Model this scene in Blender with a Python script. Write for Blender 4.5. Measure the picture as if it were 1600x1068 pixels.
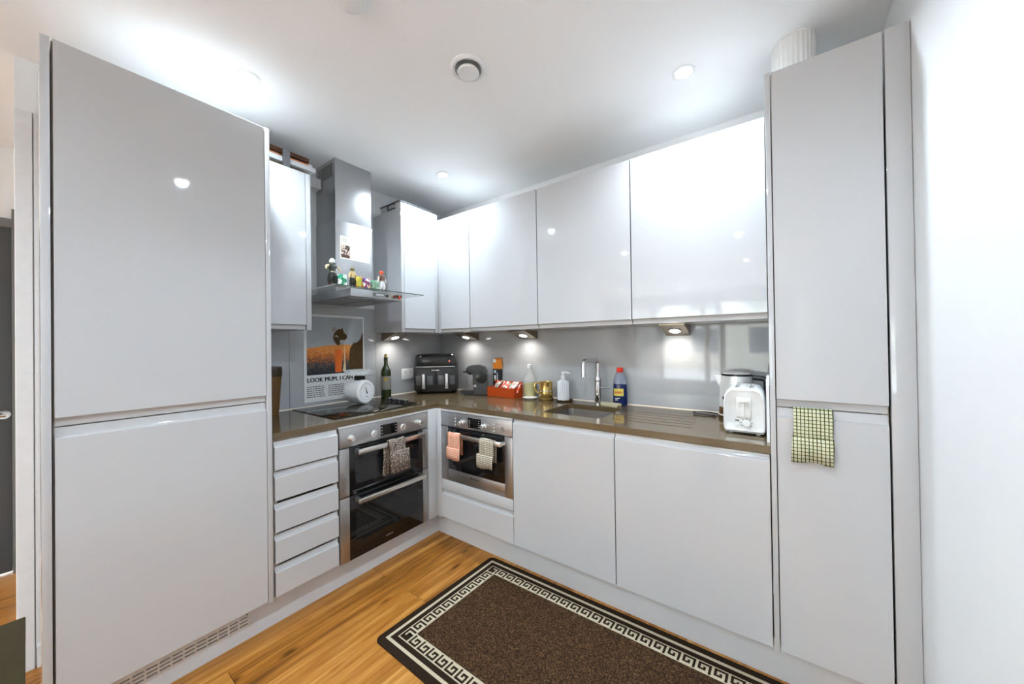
import bpy, bmesh, math, random
from mathutils import Vector, Matrix
random.seed(7)
for o in list(bpy.data.objects): bpy.data.objects.remove(o)
scene = bpy.context.scene
COL = scene.collection

# ------------------------------------------------------------------ camera
def cam_axes(yaw, pi, ro):
    f = Vector((-math.sin(yaw)*math.cos(pi), math.cos(yaw)*math.cos(pi), math.sin(pi)))
    r = Vector((math.cos(yaw), math.sin(yaw), 0)); u = r.cross(f)
    return r*math.cos(ro)+u*math.sin(ro), u*math.cos(ro)-r*math.sin(ro), f
CR, CU, CF = cam_axes(0.6321, 0.0063, -0.0137)
cd = bpy.data.cameras.new('camera'); cam = bpy.data.objects.new('camera', cd); COL.objects.link(cam)
cd.sensor_width = 36; cd.sensor_fit = 'HORIZONTAL'; cd.lens = 554.95/1600*36; cd.clip_start = 0.02; cd.clip_end = 100
mw = Matrix((CR, CU, -CF)).transposed().to_4x4(); mw.translation = (1.8576, -1.652, 1.3149)
cam.matrix_world = mw; scene.camera = cam

# ------------------------------------------------------------------ world, exposure
w = bpy.data.worlds.new('world'); scene.world = w; w.use_nodes = True
bg = w.node_tree.nodes['Background']; bg.inputs[0].default_value = (0.78, 0.90, 1.0, 1); bg.inputs[1].default_value = 26.0
vs = scene.view_settings
vs.view_transform = 'Standard'; vs.look = 'None'; vs.gamma = 1; vs.use_curve_mapping = False
vs.exposure = 0.36
DOWN_W, WEDGE_W = 60.0, .5      # watts of a ceiling downlight / of a wedge light

# ------------------------------------------------------------------ materials
def C(h):
    h = h.lstrip('#'); v = [int(h[i:i+2], 16)/255 for i in (0, 2, 4)]
    return tuple(c/12.92 if c <= .04045 else ((c+.055)/1.055)**2.4 for c in v)+(1,)
MATS = {}
def mat(name, col, rough=.5, metal=0, spec=.5, coat=0, trans=0, emit=0, noise=(30, .06), bump=None, ior=1.45, alpha=1, stretch=None):
    if name in MATS: return MATS[name]
    m = bpy.data.materials.new(name); m.use_nodes = True; nt = m.node_tree; b = nt.nodes['Principled BSDF']
    col = C(col) if isinstance(col, str) else tuple(col)+(1,)*(4-len(col))
    b.inputs['Roughness'].default_value = rough; b.inputs['Metallic'].default_value = metal
    b.inputs['Specular IOR Level'].default_value = spec; b.inputs['Coat Weight'].default_value = coat
    b.inputs['Coat Roughness'].default_value = .03; b.inputs['Transmission Weight'].default_value = trans
    b.inputs['IOR'].default_value = ior; b.inputs['Alpha'].default_value = alpha
    b.inputs['Base Color'].default_value = col
    tc = nt.nodes.new('ShaderNodeTexCoord'); src = tc.outputs['Object']
    if stretch:
        mp = nt.nodes.new('ShaderNodeMapping'); mp.inputs['Scale'].default_value = stretch
        nt.links.new(src, mp.inputs[0]); src = mp.outputs[0]
    if noise and not emit:
        n = nt.nodes.new('ShaderNodeTexNoise'); n.inputs['Scale'].default_value = noise[0]; n.inputs['Detail'].default_value = 3
        nt.links.new(src, n.inputs['Vector'])
        mx = nt.nodes.new('ShaderNodeMix'); mx.data_type = 'RGBA'
        lo = tuple(c*(1-noise[1]) for c in col[:3])+(1,); hi = tuple(min(1, c*(1+noise[1])) for c in col[:3])+(1,)
        mx.inputs[6].default_value = lo; mx.inputs[7].default_value = hi
        nt.links.new(n.outputs[0], mx.inputs[0]); nt.links.new(mx.outputs[2], b.inputs['Base Color'])
    if bump:
        n2 = nt.nodes.new('ShaderNodeTexNoise'); n2.inputs['Scale'].default_value = bump[0]; n2.inputs['Detail'].default_value = 4
        nt.links.new(src, n2.inputs['Vector'])
        bp = nt.nodes.new('ShaderNodeBump'); bp.inputs['Strength'].default_value = bump[1]; bp.inputs['Distance'].default_value = .002
        nt.links.new(n2.outputs[0], bp.inputs['Height']); nt.links.new(bp.outputs[0], b.inputs['Normal'])
    if emit:
        b.inputs['Emission Color'].default_value = col; b.inputs['Emission Strength'].default_value = emit
    MATS[name] = m; return m

def N(nt, t, **k):
    n = nt.nodes.new(t)
    for a, v in k.items(): setattr(n, a, v)
    return n
def mth(nt, op, a, b=None):
    n = N(nt, 'ShaderNodeMath', operation=op)
    for i, v in enumerate((a, b)):
        if v is None: continue
        if isinstance(v, (int, float)): n.inputs[i].default_value = v
        else: nt.links.new(v, n.inputs[i])
    return n.outputs[0]
def check_mat(name, base, line, fs, fz, wid, axis='Y', second=None, rough=.9):
    """woven check: dark lines every 1/fs across and 1/fz up"""
    if name in MATS: return MATS[name]
    m = mat(name, base, rough, noise=None, spec=.15); nt = m.node_tree; b = nt.nodes['Principled BSDF']
    tc = N(nt, 'ShaderNodeTexCoord'); sp = N(nt, 'ShaderNodeSeparateXYZ'); nt.links.new(tc.outputs['Object'], sp.inputs[0])
    nz = N(nt, 'ShaderNodeTexNoise'); nz.inputs['Scale'].default_value = 60; nt.links.new(tc.outputs['Object'], nz.inputs['Vector'])
    wob = mth(nt, 'MULTIPLY', nz.outputs[0], .15)
    a = mth(nt, 'LESS_THAN', mth(nt, 'FRACT', mth(nt, 'ADD', mth(nt, 'MULTIPLY', sp.outputs[axis], fs), wob)), wid)
    c = mth(nt, 'LESS_THAN', mth(nt, 'FRACT', mth(nt, 'ADD', mth(nt, 'MULTIPLY', sp.outputs['Z'], fz), wob)), wid)
    m1 = N(nt, 'ShaderNodeMix', data_type='RGBA'); m1.inputs[6].default_value = C(base); m1.inputs[7].default_value = C(second or line)
    nt.links.new(c, m1.inputs[0])
    m2 = N(nt, 'ShaderNodeMix', data_type='RGBA'); nt.links.new(m1.outputs[2], m2.inputs[6]); m2.inputs[7].default_value = C(line)
    nt.links.new(a, m2.inputs[0]); nt.links.new(m2.outputs[2], b.inputs['Base Color'])
    return m
def spot_mat(name, cols, scale, rough=.6, pos=None):
    """cells in a few flat colours (constant colour ramp over voronoi cell colour)"""
    if name in MATS: return MATS[name]
    m = mat(name, cols[0], rough, noise=None); nt = m.node_tree; b = nt.nodes['Principled BSDF']
    tc = N(nt, 'ShaderNodeTexCoord'); v = N(nt, 'ShaderNodeTexVoronoi'); v.inputs['Scale'].default_value = scale
    nt.links.new(tc.outputs['Object'], v.inputs['Vector'])
    r = N(nt, 'ShaderNodeValToRGB'); r.color_ramp.interpolation = 'CONSTANT'
    e = r.color_ramp.elements
    for i, c in enumerate(cols):
        p = (pos[i] if pos else i/len(cols))
        if i < 2: e[i].position = p
        else: e.new(p)
    for i, c in enumerate(cols): e[i].color = C(c)
    sp = N(nt, 'ShaderNodeSeparateXYZ'); nt.links.new(v.outputs['Color'], sp.inputs[0])
    nt.links.new(sp.outputs[0], r.inputs[0]); nt.links.new(r.outputs[0], b.inputs['Base Color'])
    return m
def dots_mat(name, base, dot, scale, rad):
    if name in MATS: return MATS[name]
    m = mat(name, base, .9, noise=None, spec=.15); nt = m.node_tree; b = nt.nodes['Principled BSDF']
    tc = N(nt, 'ShaderNodeTexCoord'); v = N(nt, 'ShaderNodeTexVoronoi'); v.inputs['Scale'].default_value = scale
    nt.links.new(tc.outputs['Object'], v.inputs['Vector'])
    lt = mth(nt, 'LESS_THAN', v.outputs['Distance'], rad)
    mx = N(nt, 'ShaderNodeMix', data_type='RGBA'); mx.inputs[6].default_value = C(base); mx.inputs[7].default_value = C(dot)
    nt.links.new(lt, mx.inputs[0]); nt.links.new(mx.outputs[2], b.inputs['Base Color'])
    return m
def wood_mat(name, dark, mid, light, rough=.35):
    m = mat(name, mid, rough, noise=None, spec=.4); nt = m.node_tree; b = nt.nodes['Principled BSDF']
    tc = N(nt, 'ShaderNodeTexCoord'); oi = N(nt, 'ShaderNodeObjectInfo')
    add = N(nt, 'ShaderNodeVectorMath', operation='MULTIPLY_ADD'); nt.links.new(tc.outputs['Object'], add.inputs[0])
    add.inputs[1].default_value = (1, 1, 1)
    cm = N(nt, 'ShaderNodeCombineXYZ'); rr = mth(nt, 'MULTIPLY', oi.outputs['Random'], 40)
    nt.links.new(rr, cm.inputs[0]); nt.links.new(rr, cm.inputs[1]); nt.links.new(cm.outputs[0], add.inputs[2])
    mp = N(nt, 'ShaderNodeMapping'); mp.inputs['Scale'].default_value = (26, 1.6, 26); nt.links.new(add.outputs[0], mp.inputs[0])
    n1 = N(nt, 'ShaderNodeTexNoise'); n1.inputs['Scale'].default_value = 1.0; n1.inputs['Detail'].default_value = 6; n1.inputs['Distortion'].default_value = 1.2
    nt.links.new(mp.outputs[0], n1.inputs['Vector'])
    mp2 = N(nt, 'ShaderNodeMapping'); mp2.inputs['Scale'].default_value = (160, 5, 160); nt.links.new(add.outputs[0], mp2.inputs[0])
    n2 = N(nt, 'ShaderNodeTexNoise'); n2.inputs['Scale'].default_value = 1.0; n2.inputs['Detail'].default_value = 3
    nt.links.new(mp2.outputs[0], n2.inputs['Vector'])
    mp3 = N(nt, 'ShaderNodeMapping'); mp3.inputs['Scale'].default_value = (9, 3.2, 9); nt.links.new(add.outputs[0], mp3.inputs[0])
    v = N(nt, 'ShaderNodeTexVoronoi'); v.inputs['Scale'].default_value = 1.0; nt.links.new(mp3.outputs[0], v.inputs['Vector'])
    knot = mth(nt, 'SUBTRACT', 1, mth(nt, 'SMOOTH_MIN', mth(nt, 'MULTIPLY', v.outputs['Distance'], 7), 1))
    s = mth(nt, 'ADD', mth(nt, 'ADD', mth(nt, 'MULTIPLY', n1.outputs[0], .75), mth(nt, 'MULTIPLY', n2.outputs[0], .3)), mth(nt, 'MULTIPLY', mth(nt, 'SUBTRACT', oi.outputs['Random'], .5), .24))
    s = mth(nt, 'SUBTRACT', s, mth(nt, 'MULTIPLY', mth(nt, 'MAXIMUM', knot, 0), .35))
    r = N(nt, 'ShaderNodeValToRGB'); e = r.color_ramp.elements; e[0].position = .25; e[0].color = C(dark); e[1].position = .72; e[1].color = C(light)
    k = e.new(.48); k.color = C(mid)
    nt.links.new(s, r.inputs[0]); nt.links.new(r.outputs[0], b.inputs['Base Color'])
    bp = N(nt, 'ShaderNodeBump'); bp.inputs['Strength'].default_value = .15; bp.inputs['Distance'].default_value = .001
    nt.links.new(n2.outputs[0], bp.inputs['Height']); nt.links.new(bp.outputs[0], b.inputs['Normal'])
    return m

GLOSS = mat('gloss_grey_lacquer', (.52, .52, .53), .045, coat=.3, noise=(3, .01))
PLINTH = mat('plinth_white', (.62, .62, .64), .3, noise=(8, .03))
CARC = mat('carcass_board', (.42, .36, .30), .6, noise=(40, .1))
SIDE = mat('cabinet_side_board', (.50, .50, .51), .25, coat=.2, noise=(5, .01))
WALLW = mat('white_wall_paint', (.80, .80, .80), .7, noise=(4, .015), bump=(120, .05))
CEILW = mat('white_ceiling_paint', (.93, .93, .93), .85, noise=(4, .012))
TOP = mat('brown_quartz', (.122, .083, .042), .12, spec=.6, coat=.25, noise=(260, .35))
STEEL = mat('brushed_steel', (.48, .48, .49), .36, 1, noise=(6, .12), stretch=(1, 1, 60))
STEELH = mat('satin_handle_steel', (.72, .69, .66), .28, 1, noise=(60, .05))
CHROME = mat('chrome', (.75, .75, .76), .06, 1, noise=None)
BGLASS = mat('black_oven_glass', (.006, .006, .007), .04, spec=.55, noise=None)
OWIN = mat('oven_window_glass', (.014, .014, .015), .04, spec=.55, noise=(9, .3))
HOBG = mat('hob_black_glass', (.012, .009, .005), .045, spec=.6, noise=None)
SPLASH = mat('grey_splash_glass', (.42, .425, .435), .035, spec=.5, noise=(2, .03))
BLACK = mat('black_plastic', (.014, .014, .015), .3, noise=(80, .2))
BLACKG = mat('gloss_black_plastic', (.012, .012, .012), .12, noise=None)
WHITE = mat('white_plastic', (.82, .82, .82), .3, noise=(20, .02))
WHITEM = mat('white_paint_marks', (.75, .75, .75), .6, noise=None)
DARKG = mat('dark_grey_print', (.05, .05, .05), .6, noise=None)
CLEAR = mat('clear_glass', (.96, .98, .97), .02, trans=1, noise=None, ior=1.45)
LAMP = mat('lamp_glow', (1, .97, .92), .5, emit=28)
WLAMP = mat('wedge_lamp_glow', (1, .97, .93), .5, emit=14)
OAK = wood_mat('oak_planks', '#5e350c', '#a26725', '#c18a45')

# ------------------------------------------------------------------ mesh building
OFF = {}
class MB:
    """bmesh collector. run 'A' = hob side units (s along y, d into the left wall),
    run 'B' = sink side units (s along x, d into the back wall), None = plain xyz"""
    def __init__(s, run=None): s.bm = bmesh.new(); s.run = run
    def box(s, x0, x1, y0, y1, z0, z1, bev=0, seg=2):
        g = bmesh.ops.create_cube(s.bm, size=1); vs_ = g['verts']
        for v in vs_: v.co = Vector((x0+(v.co.x+.5)*(x1-x0), y0+(v.co.y+.5)*(y1-y0), z0+(v.co.z+.5)*(z1-z0)))
        if bev:
            es = list({e for v in vs_ for e in v.link_edges})
            bmesh.ops.bevel(s.bm, geom=es, offset=bev, segments=seg, profile=.5, affect='EDGES')
        return s
    def quadgrid(s, rows, closed=False):
        V = [[s.bm.verts.new(p) for p in r] for r in rows]
        for i in range(len(V)-1):
            n = len(V[i])
            for j in range(n if closed else n-1):
                s.bm.faces.new((V[i][j], V[i][(j+1) % n], V[i+1][(j+1) % n], V[i+1][j]))
        return V
    def prism(s, poly, a0, a1, axis=0):
        """poly of (p,q); axis 0: p=y q=z along x, 1: p=x q=z along y, 2: p=x q=y along z"""
        f = {0: lambda a, p, q: (a, p, q), 1: lambda a, p, q: (p, a, q), 2: lambda a, p, q: (p, q, a)}[axis]
        V = s.quadgrid([[f(a, *pq) for pq in poly] for a in (a0, a1)], True)
        s.bm.faces.new(V[0]); s.bm.faces.new(V[1][::-1]); return s
    def lathe(s, prof, c=(0, 0, 0), n=24, axis=2, caps=True, ribs=0, ribd=0):
        rows = []
        for r, h in prof:
            row = []
            for k in range(n):
                a = 2*math.pi*k/n; rr = r*(1+(ribd*(k % 2) if ribs else 0))
                p = {2: (rr*math.cos(a), rr*math.sin(a), h), 1: (rr*math.cos(a), h, rr*math.sin(a)), 0: (h, rr*math.cos(a), rr*math.sin(a))}[axis]
                row.append((c[0]+p[0], c[1]+p[1], c[2]+p[2]))
            rows.append(row)
        V = s.quadgrid(rows, True)
        if caps:
            s.bm.faces.new(V[0][::-1]); s.bm.faces.new(V[-1])
        return s
    def tube(s, pts, r, n=8, caps=True, flat=1):
        P = [Vector(p) for p in pts]; rows = []; up = Vector((0, 0, 1)); prev = None
        for i, p in enumerate(P):
            t = (P[min(i+1, len(P)-1)]-P[max(i-1, 0)]).normalized()
            if prev is None:
                a = t.cross(up);
                if a.length < 1e-3: a = t.cross(Vector((1, 0, 0)))
            else: a = prev-t*prev.dot(t)
            a.normalize(); prev = a; b = t.cross(a)
            rr = r[i] if isinstance(r, (list, tuple)) else r
            rows.append([p+a*rr*math.cos(2*math.pi*k/n)+b*rr*flat*math.sin(2*math.pi*k/n) for k in range(n)])
        V = s.quadgrid(rows, True)
        if caps: s.bm.faces.new(V[0][::-1]); s.bm.faces.new(V[-1])
        return s
    def poly(s, pts): s.bm.faces.new([s.bm.verts.new(p) for p in pts]); return s
    def build(s, name, m, parent=None, smooth=35, label=None, xf=None):
        bm = s.bm
        if s.run == 'A':
            for v in bm.verts: v.co = Vector((-v.co.y, v.co.x, v.co.z))
        if xf is not None: bm.transform(xf)
        off = OFF.get(parent.name) if parent else None
        if off is not None: bmesh.ops.translate(bm, verts=bm.verts, vec=-off)
        bmesh.ops.recalc_face_normals(bm, faces=bm.faces)
        me = bpy.data.meshes.new(name); bm.to_mesh(me); bm.free()
        for mm in (m if isinstance(m, list) else [m]): me.materials.append(mm)
        if smooth:
            me.shade_smooth(); me.set_sharp_from_angle(angle=math.radians(smooth))
        o = bpy.data.objects.new(name, me); COL.objects.link(o)
        if parent is not None:
            o.parent = parent
            if off is not None: OFF[o.name] = off
        if label: o['label'] = label
        return o
def tag(o, label, cat, group=None, kind=None):
    o['label'] = label; o['category'] = cat
    if group: o['group'] = group
    if kind: o['kind'] = kind
    return o
def thing(name, label, cat, loc=(0, 0, 0), rotz=0, group=None, local=False):
    o = bpy.data.objects.new(name, None); COL.objects.link(o); o.location = loc; o.rotation_euler = (0, 0, rotz)
    o.empty_display_size = .05
    if not local: OFF[o.name] = Vector(loc)
    return tag(o, label, cat, group)
def struct(name, mb, m, label, cat, smooth=0):
    return tag(mb.build(name, m, None, smooth), label, cat, None, 'structure')
def text(name, body, size, m, parent, s0, z0, d, run, bold=0, width=None, align='LEFT', th=.0004):
    cu = bpy.data.curves.new(name, 'FONT'); cu.body = body; cu.size = size; cu.align_x = align; cu.resolution_u = 3
    t = bpy.data.objects.new('tmp_text', cu); COL.objects.link(t)
    bpy.context.view_layer.update()
    me = bpy.data.meshes.new_from_object(t.evaluated_get(bpy.context.evaluated_depsgraph_get()))
    bpy.data.objects.remove(t)
    xs = [v.co.x for v in me.vertices]; k = (width/(max(xs)-min(xs))) if width else 1
    mb = MB(run)
    for q in ((-1, -.4, .4, 1) if bold else (0,)):        # heavier strokes: shifted copies
        n0 = len(mb.bm.verts); mb.bm.from_mesh(me); mb.bm.verts.ensure_lookup_table()
        for v in mb.bm.verts[n0:]: v.co = Vector((s0+v.co.x*k+q*bold, d-q*.00003, z0+v.co.y))
    bpy.data.meshes.remove(me)
    g = bmesh.ops.extrude_face_region(mb.bm, geom=mb.bm.faces[:])
    for v in [q for q in g['geom'] if isinstance(q, bmesh.types.BMVert)]: v.co.y -= th
    return mb.build(name, m, parent, 0)
def jdoor(mb, s0, s1, z0, z1, top=None, bot=None, d0=0, th=.02):
    """slab door with a scooped finger pull on the top (top = end of the lip) or bottom edge"""
    P = [(d0+th, z0 if bot is None else bot)]
    if bot is not None: P += [(d0+th-.004, bot), (d0+th-.005, z0-.010), (d0+.011, z0-.003), (d0+.002, z0), (d0, z0+.002)]
    else: P += [(d0+.001, z0), (d0, z0+.001)]
    if top is not None: P += [(d0, z1-.002), (d0+.002, z1), (d0+.011, z1+.003), (d0+th-.005, z1+.010), (d0+th-.004, top), (d0+th, top)]
    else: P += [(d0, z1-.001), (d0+.001, z1), (d0+th, z1)]
    mb.prism(P, s0, s1, 0); return mb
def carcass(mb, s0, s1, d0, d1, z0, z1, t=.018, shelf=()):
    mb.box(s0, s0+t, d0, d1, z0, z1).box(s1-t, s1, d0, d1, z0, z1).box(s0+t, s1-t, d0, d1, z0, z0+t)
    mb.box(s0+t, s1-t, d0, d1, z1-t, z1).box(s0+t, s1-t, d1-.008, d1, z0+t, z1-t)
    for z in shelf: mb.box(s0+t, s1-t, d0+.01, d1-.01, z, z+t)
    return mb
def W(run, s, d, z): return (-d, s, z) if run == 'A' else (s, d, z)

def carve(objs, cutter, parent=None):
    c_ = cutter.build('cutter', objs[0].data.materials[0], parent, 0)
    for o in objs: md = o.modifiers.new('cut', 'BOOLEAN'); md.object = c_; md.operation = 'DIFFERENCE'; md.solver = 'EXACT'
    bpy.context.view_layer.update(); dg = bpy.context.evaluated_depsgraph_get()
    new = [bpy.data.meshes.new_from_object(o.evaluated_get(dg)) for o in objs]
    for o, m_ in zip(objs, new): o.modifiers.clear(); o.data = m_
    bpy.data.objects.remove(c_)

# ================================================================== THE ROOM
WD = .635; CE = 2.527; FY = -7.5; LX = -1.8; RX = 2.225
fl = struct('floor', MB().box(LX-.1, RX+.1, FY-.1, WD+.1, -.12, -.012), mat('floor_base', '#5a3a18', .8), 'oak plank floor of the kitchen and living room', 'floor')
pm = {}
kx = 0; x = .056-.185*11
while x < RX:
    x0, x1 = max(x, LX), min(x+.185, RX)
    # end joints: planks beside the plinth meet at y = -.447, the ones between are staggered
    y = WD+1.3*((kx*.37) % 1) if kx % 2 else -.447+1.9
    if kx % 4 == 2: y = -.447+1.9
    L = 1.9
    while y > FY:
        y0, y1 = max(y-L, FY), min(y, WD)
        if y1-y0 > .05 and x1-x0 > .02:
            b = MB().box(-(x1-x0)/2+.0008, (x1-x0)/2-.0008, -(y1-y0)/2+.001, (y1-y0)/2-.001, -.012, 0)
            o = b.build('plank', OAK, fl, 0); o.location = ((x0+x1)/2, (y0+y1)/2, 0)
        y -= L
    x += .185; kx += 1
ceil = struct('ceiling', MB().box(LX-.1, RX+.1, FY-.1, WD+.1, CE, CE+.1), CEILW, 'plain white ceiling over the kitchen', 'ceiling')
struct('wall_back', MB().box(-WD-.1, RX+.1, WD, WD+.1, 0, CE), WALLW, 'white wall behind the sink units', 'wall')
struct('wall_left', MB().box(-WD-.1, -WD, -1.68, WD, 0, CE), WALLW, 'white wall behind the hob and fridge units', 'wall')
struct('wall_right', MB().box(RX, RX+.1, FY, WD+.1, 0, CE), WALLW, 'plain white wall beside the tall narrow unit', 'wall')
struct('wall_return', MB().box(LX, -WD-.1, -1.68, -1.58, 0, CE), WALLW, 'white wall turning the corner towards the dark door', 'wall')
# left living room wall with the doorway
b = MB().box(LX-.1, LX, FY, -2.60, 0, CE).box(LX-.1, LX, -1.70, -1.58, 0, CE).box(LX-.1, LX, -2.60, -1.70, 2.06, CE)
struct('wall_living', b, WALLW, 'white living room wall holding the dark door', 'wall')
b = MB().box(LX-.1, LX+.02, -2.64, -2.58, 0, 2.10).box(LX-.1, LX+.02, -1.705, -1.683, 0, 2.16).box(LX-.1, LX+.02, -2.58, -1.705, 2.05, 2.10)
struct('trim_1', b, mat('grey_door_frame', '#6d6c6a', .5), 'grey frame around the dark door', 'door frame')
d1 = struct('door_1', MB().box(LX-.06, LX-.015, -2.58, -1.706, .006, 2.05, .002), mat('charcoal_door', '#47484a', .35), 'charcoal grey flush door beyond the fridge unit', 'door')
h = MB().tube([(LX-.015, -1.735, .94), (LX+.045, -1.735, .94)], .009, 10)
h.tube([(LX+.045, -1.727, .94), (LX+.045, -1.77, .94), (LX+.045, -1.86, .94)], .009, 10)
h.lathe([(.026, 0), (.026, .008)], (LX-.015, -1.735, .94), 20, 0).build('door_handle', CHROME, d1)
# wall end: casing boards and skirting beside the fridge unit
struct('trim_2', MB().box(-WD-.001, -WD+.012, -1.681, -1.6365, 0, 2.31, .002), mat('casing_white', (.74, .74, .75), .35), 'narrow white casing board at the wall end beside the fridge unit', 'trim')
struct('trim_3', MB().box(-WD-.001, -WD+.010, -1.6335, -1.60, .09, 2.31, .001), MATS['casing_white'], 'slim white casing strip between the wall end and the fridge unit', 'trim')
b = MB().prism([(-WD, 0), (-WD+.016, 0), (-WD+.016, .085), (-WD+.010, .10), (-WD, .10)], -1.632, -1.60, 1)
struct('baseboard_left', b, MATS['casing_white'], 'short piece of white skirting board beside the fridge unit', 'skirting')
# far wall with the big window seen mirrored in the splashback
wx0, wx1, wz0, wz1 = -1.4, 1.95, .25, 2.30
b = MB().box(LX-.1, wx0, FY-.1, FY, 0, CE).box(wx1, RX+.1, FY-.1, FY, 0, CE).box(wx0, wx1, FY-.1, FY, 0, wz0).box(wx0, wx1, FY-.1, FY, wz1, CE)
struct('wall_front', b, WALLW, 'far living room wall with the wide window', 'wall')
win = tag(thing('window_1', 'wide grey framed window at the far end of the living room', 'window', (.2, FY-.05, wz0)), 'wide grey framed window at the far end of the living room', 'window', None, 'structure')
FR = mat('window_frame_grey', '#8b8d90', .4)
MB().box(wx0, wx1, FY-.08, FY-.02, wz0, wz0+.06).box(wx0, wx1, FY-.08, FY-.02, wz1-.06, wz1).box(wx0, wx0+.06, FY-.08, FY-.02, wz0, wz1).box(wx1-.06, wx1, FY-.08, FY-.02, wz0, wz1).build('window_frame', FR, win)
mull = [-.70, .44, .78]
for q in mull: MB().box(q, q+.12, FY-.08, FY-.01, wz0+.06, wz1-.06).build('mullion', FR, win)
ed = [wx0+.06]+[v for q in mull for v in (q, q+.12)]+[wx1-.06]
for i in range(0, len(ed), 2): MB().box(ed[i], ed[i+1], FY-.055, FY-.045, wz0+.06, wz1-.06).build('pane', mat('window_glass', (.9, .92, .93), 0, noise=None, alpha=.07), win)
bl = thing('vertical_blind', 'white vertical blind drawn aside at the far window', 'blind', (-1.1, FY+.06, .22))
MB().box(-1.45, 1.98, FY+.03, FY+.08, 2.30, 2.34).build('head_rail', WHITE, bl)
for i in range(9):
    cx = -1.38+i*.082
    MB().box(-.055, .055, -.0015, .0015, .24, 2.30).build('slat', mat('blind_fabric', (.85, .85, .84), .8), bl, 0, xf=Matrix.Translation((cx, FY+.055, 0)) @ Matrix.Rotation(.7, 4, 'Z'))
# outside
struct('ground', MB().box(-30, 30, -60, FY-.1, -.6, -.5), mat('asphalt_ground', '#b4b4b2', .9, noise=(2, .2)), 'grey paved ground outside the window', 'ground')
bd = thing('apartment_building', 'pale brick building across the street outside the window', 'building', (0, -24, -.5))
MB().box(-14, 14, -30, -24, -.5, 9).build('wall', mat('pale_brick', '#b9b3a6', .9, noise=(6, .2)), bd)
for i in range(8):
    for j in range(3): MB().box(-12.5+i*3.3, -10.9+i*3.3, -24.05, -23.98, .6+2.8*j, 2.2+2.8*j).build('window', mat('far_pane', '#4c5660', .2), bd)
tr = thing('street_tree', 'leafy green tree on the pavement outside the window', 'tree', (2.4, -14, -.5))
MB().tube([(2.4, -14, -.5), (2.45, -14, 1.2), (2.35, -14.05, 2.6)], [.14, .11, .07]).build('trunk', mat('bark', '#54463a', .9), tr)
b = MB()
for i in range(420):
    a = Vector((random.gauss(0, .75), random.gauss(0, .7), random.gauss(0, .6)))+Vector((2.4, -14, 3.0))
    u = Vector((random.uniform(-1, 1), random.uniform(-1, 1), random.uniform(-1, 1))).normalized()*.12
    v = u.cross(Vector((random.uniform(-1, 1), random.uniform(-1, 1), .3))).normalized()*.07
    b.poly([a-u, a+v, a+u, a-v])
o = b.build('foliage', mat('leaves', '#5f7a45', .7), tr, 0); o['kind'] = 'stuff'

# ================================================================== FITTED UNITS
DT = 2.3225
# ---- fridge housing (tall unit on the hob side)
t = thing('fridge_housing', 'tall wide grey gloss fridge freezer unit with two doors', 'cabinet', (-.3, -1.3, 0))
carcass(MB('A'), -1.604, -1.009, .022, .60, .16, DT, shelf=(1.055,)).build('carcass', CARC, t, 0)
jdoor(MB('A'), -1.6005, -1.0105, 1.0965, DT-.002, bot=1.069).build('door', GLOSS, t)
jdoor(MB('A'), -1.6005, -1.0105, .163, 1.032, top=1.0645).build('door', GLOSS, t)
MB('A').box(-1.6264, -1.6065, 0, .63, .0, DT, .001).build('end_panel', GLOSS, t)
MB('A').box(-1.008, -.9885, 0, .63, .155, DT, .001).build('end_panel', GLOSS, t)
MB('A').box(-1.603, -1.0095, .0225, .625, DT, DT+.002).build('bounce_board', mat('bounce_surface', (.62, .61, .60), .7), t, 0)  # unseen sheet added on top to bounce lamp light up to the ceiling
# ---- drawer unit
t = thing('drawer_unit', 'narrow grey gloss base unit with five handleless drawers', 'cabinet', (-.3, -.83, 0))
carcass(MB('A'), -.981, -.6805, .022, .56, .155, .886).build('carcass', CARC, t, 0)
for i, (a, c) in enumerate(zip((.852, .712, .564, .421, .275), (.745, .604, .458, .315, .165))):
    jdoor(MB('A'), -.9785, -.6835, c, a, top=a+.024).build('drawer', GLOSS, t)
    MB('A').box(-.960, -.70, .021, .5, c+.02, a-.03).build('drawer_box', CARC, t, 0)
# ---- double oven housing
t = thing('oven_housing', 'tall base housing framing the steel double oven', 'cabinet', (-.3, -.38, 0))
MB('A').box(-.680, -.677, .022, .56, .1535, .886).box(-.0785, -.076, .022, .56, .1535, .886).box(-.677, -.0785, .55, .56, .1535, .886).build('carcass', CARC, t, 0)
MB('A').box(-.679, -.077, .001, .03, .8745, .886).build('top_rail', GLOSS, t, 0)
# ---- corner post
t = thing('corner_post', 'slim grey gloss corner filler between the two ovens', 'filler', (-.01, .01, .14))
MB('A').box(-.0755, .02, 0, .02, .155, .886, .001).build('filler_board', GLOSS, t)
MB('B').box(.0, .0435, 0, .02, .155, .886, .001).build('filler_board', GLOSS, t)
# ---- compact oven housing
t = thing('oven_housing', 'base housing with one shallow drawer under the compact oven', 'cabinet', (.34, .3, 0))
MB('B').box(.0435, .0448, .022, .56, .1535, .886).box(.6408, .6425, .022, .56, .1535, .886).box(.0448, .6408, .022, .56, .155, .17).box(.0448, .6408, .022, .56, .395, .4135).box(.0448, .6408, .55, .56, .17, .886).build('carcass', CARC, t, 0)
MB('B').box(.0453, .6405, .001, .03, .8745, .886).build('top_rail', GLOSS, t, 0)
MB('B').box(.0453, .6405, 0, .02, .352, .417, .001).build('filler_panel', GLOSS, t)
jdoor(MB('B'), .0453, .6405, .163, .318, top=.342).build('drawer', GLOSS, t)
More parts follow.
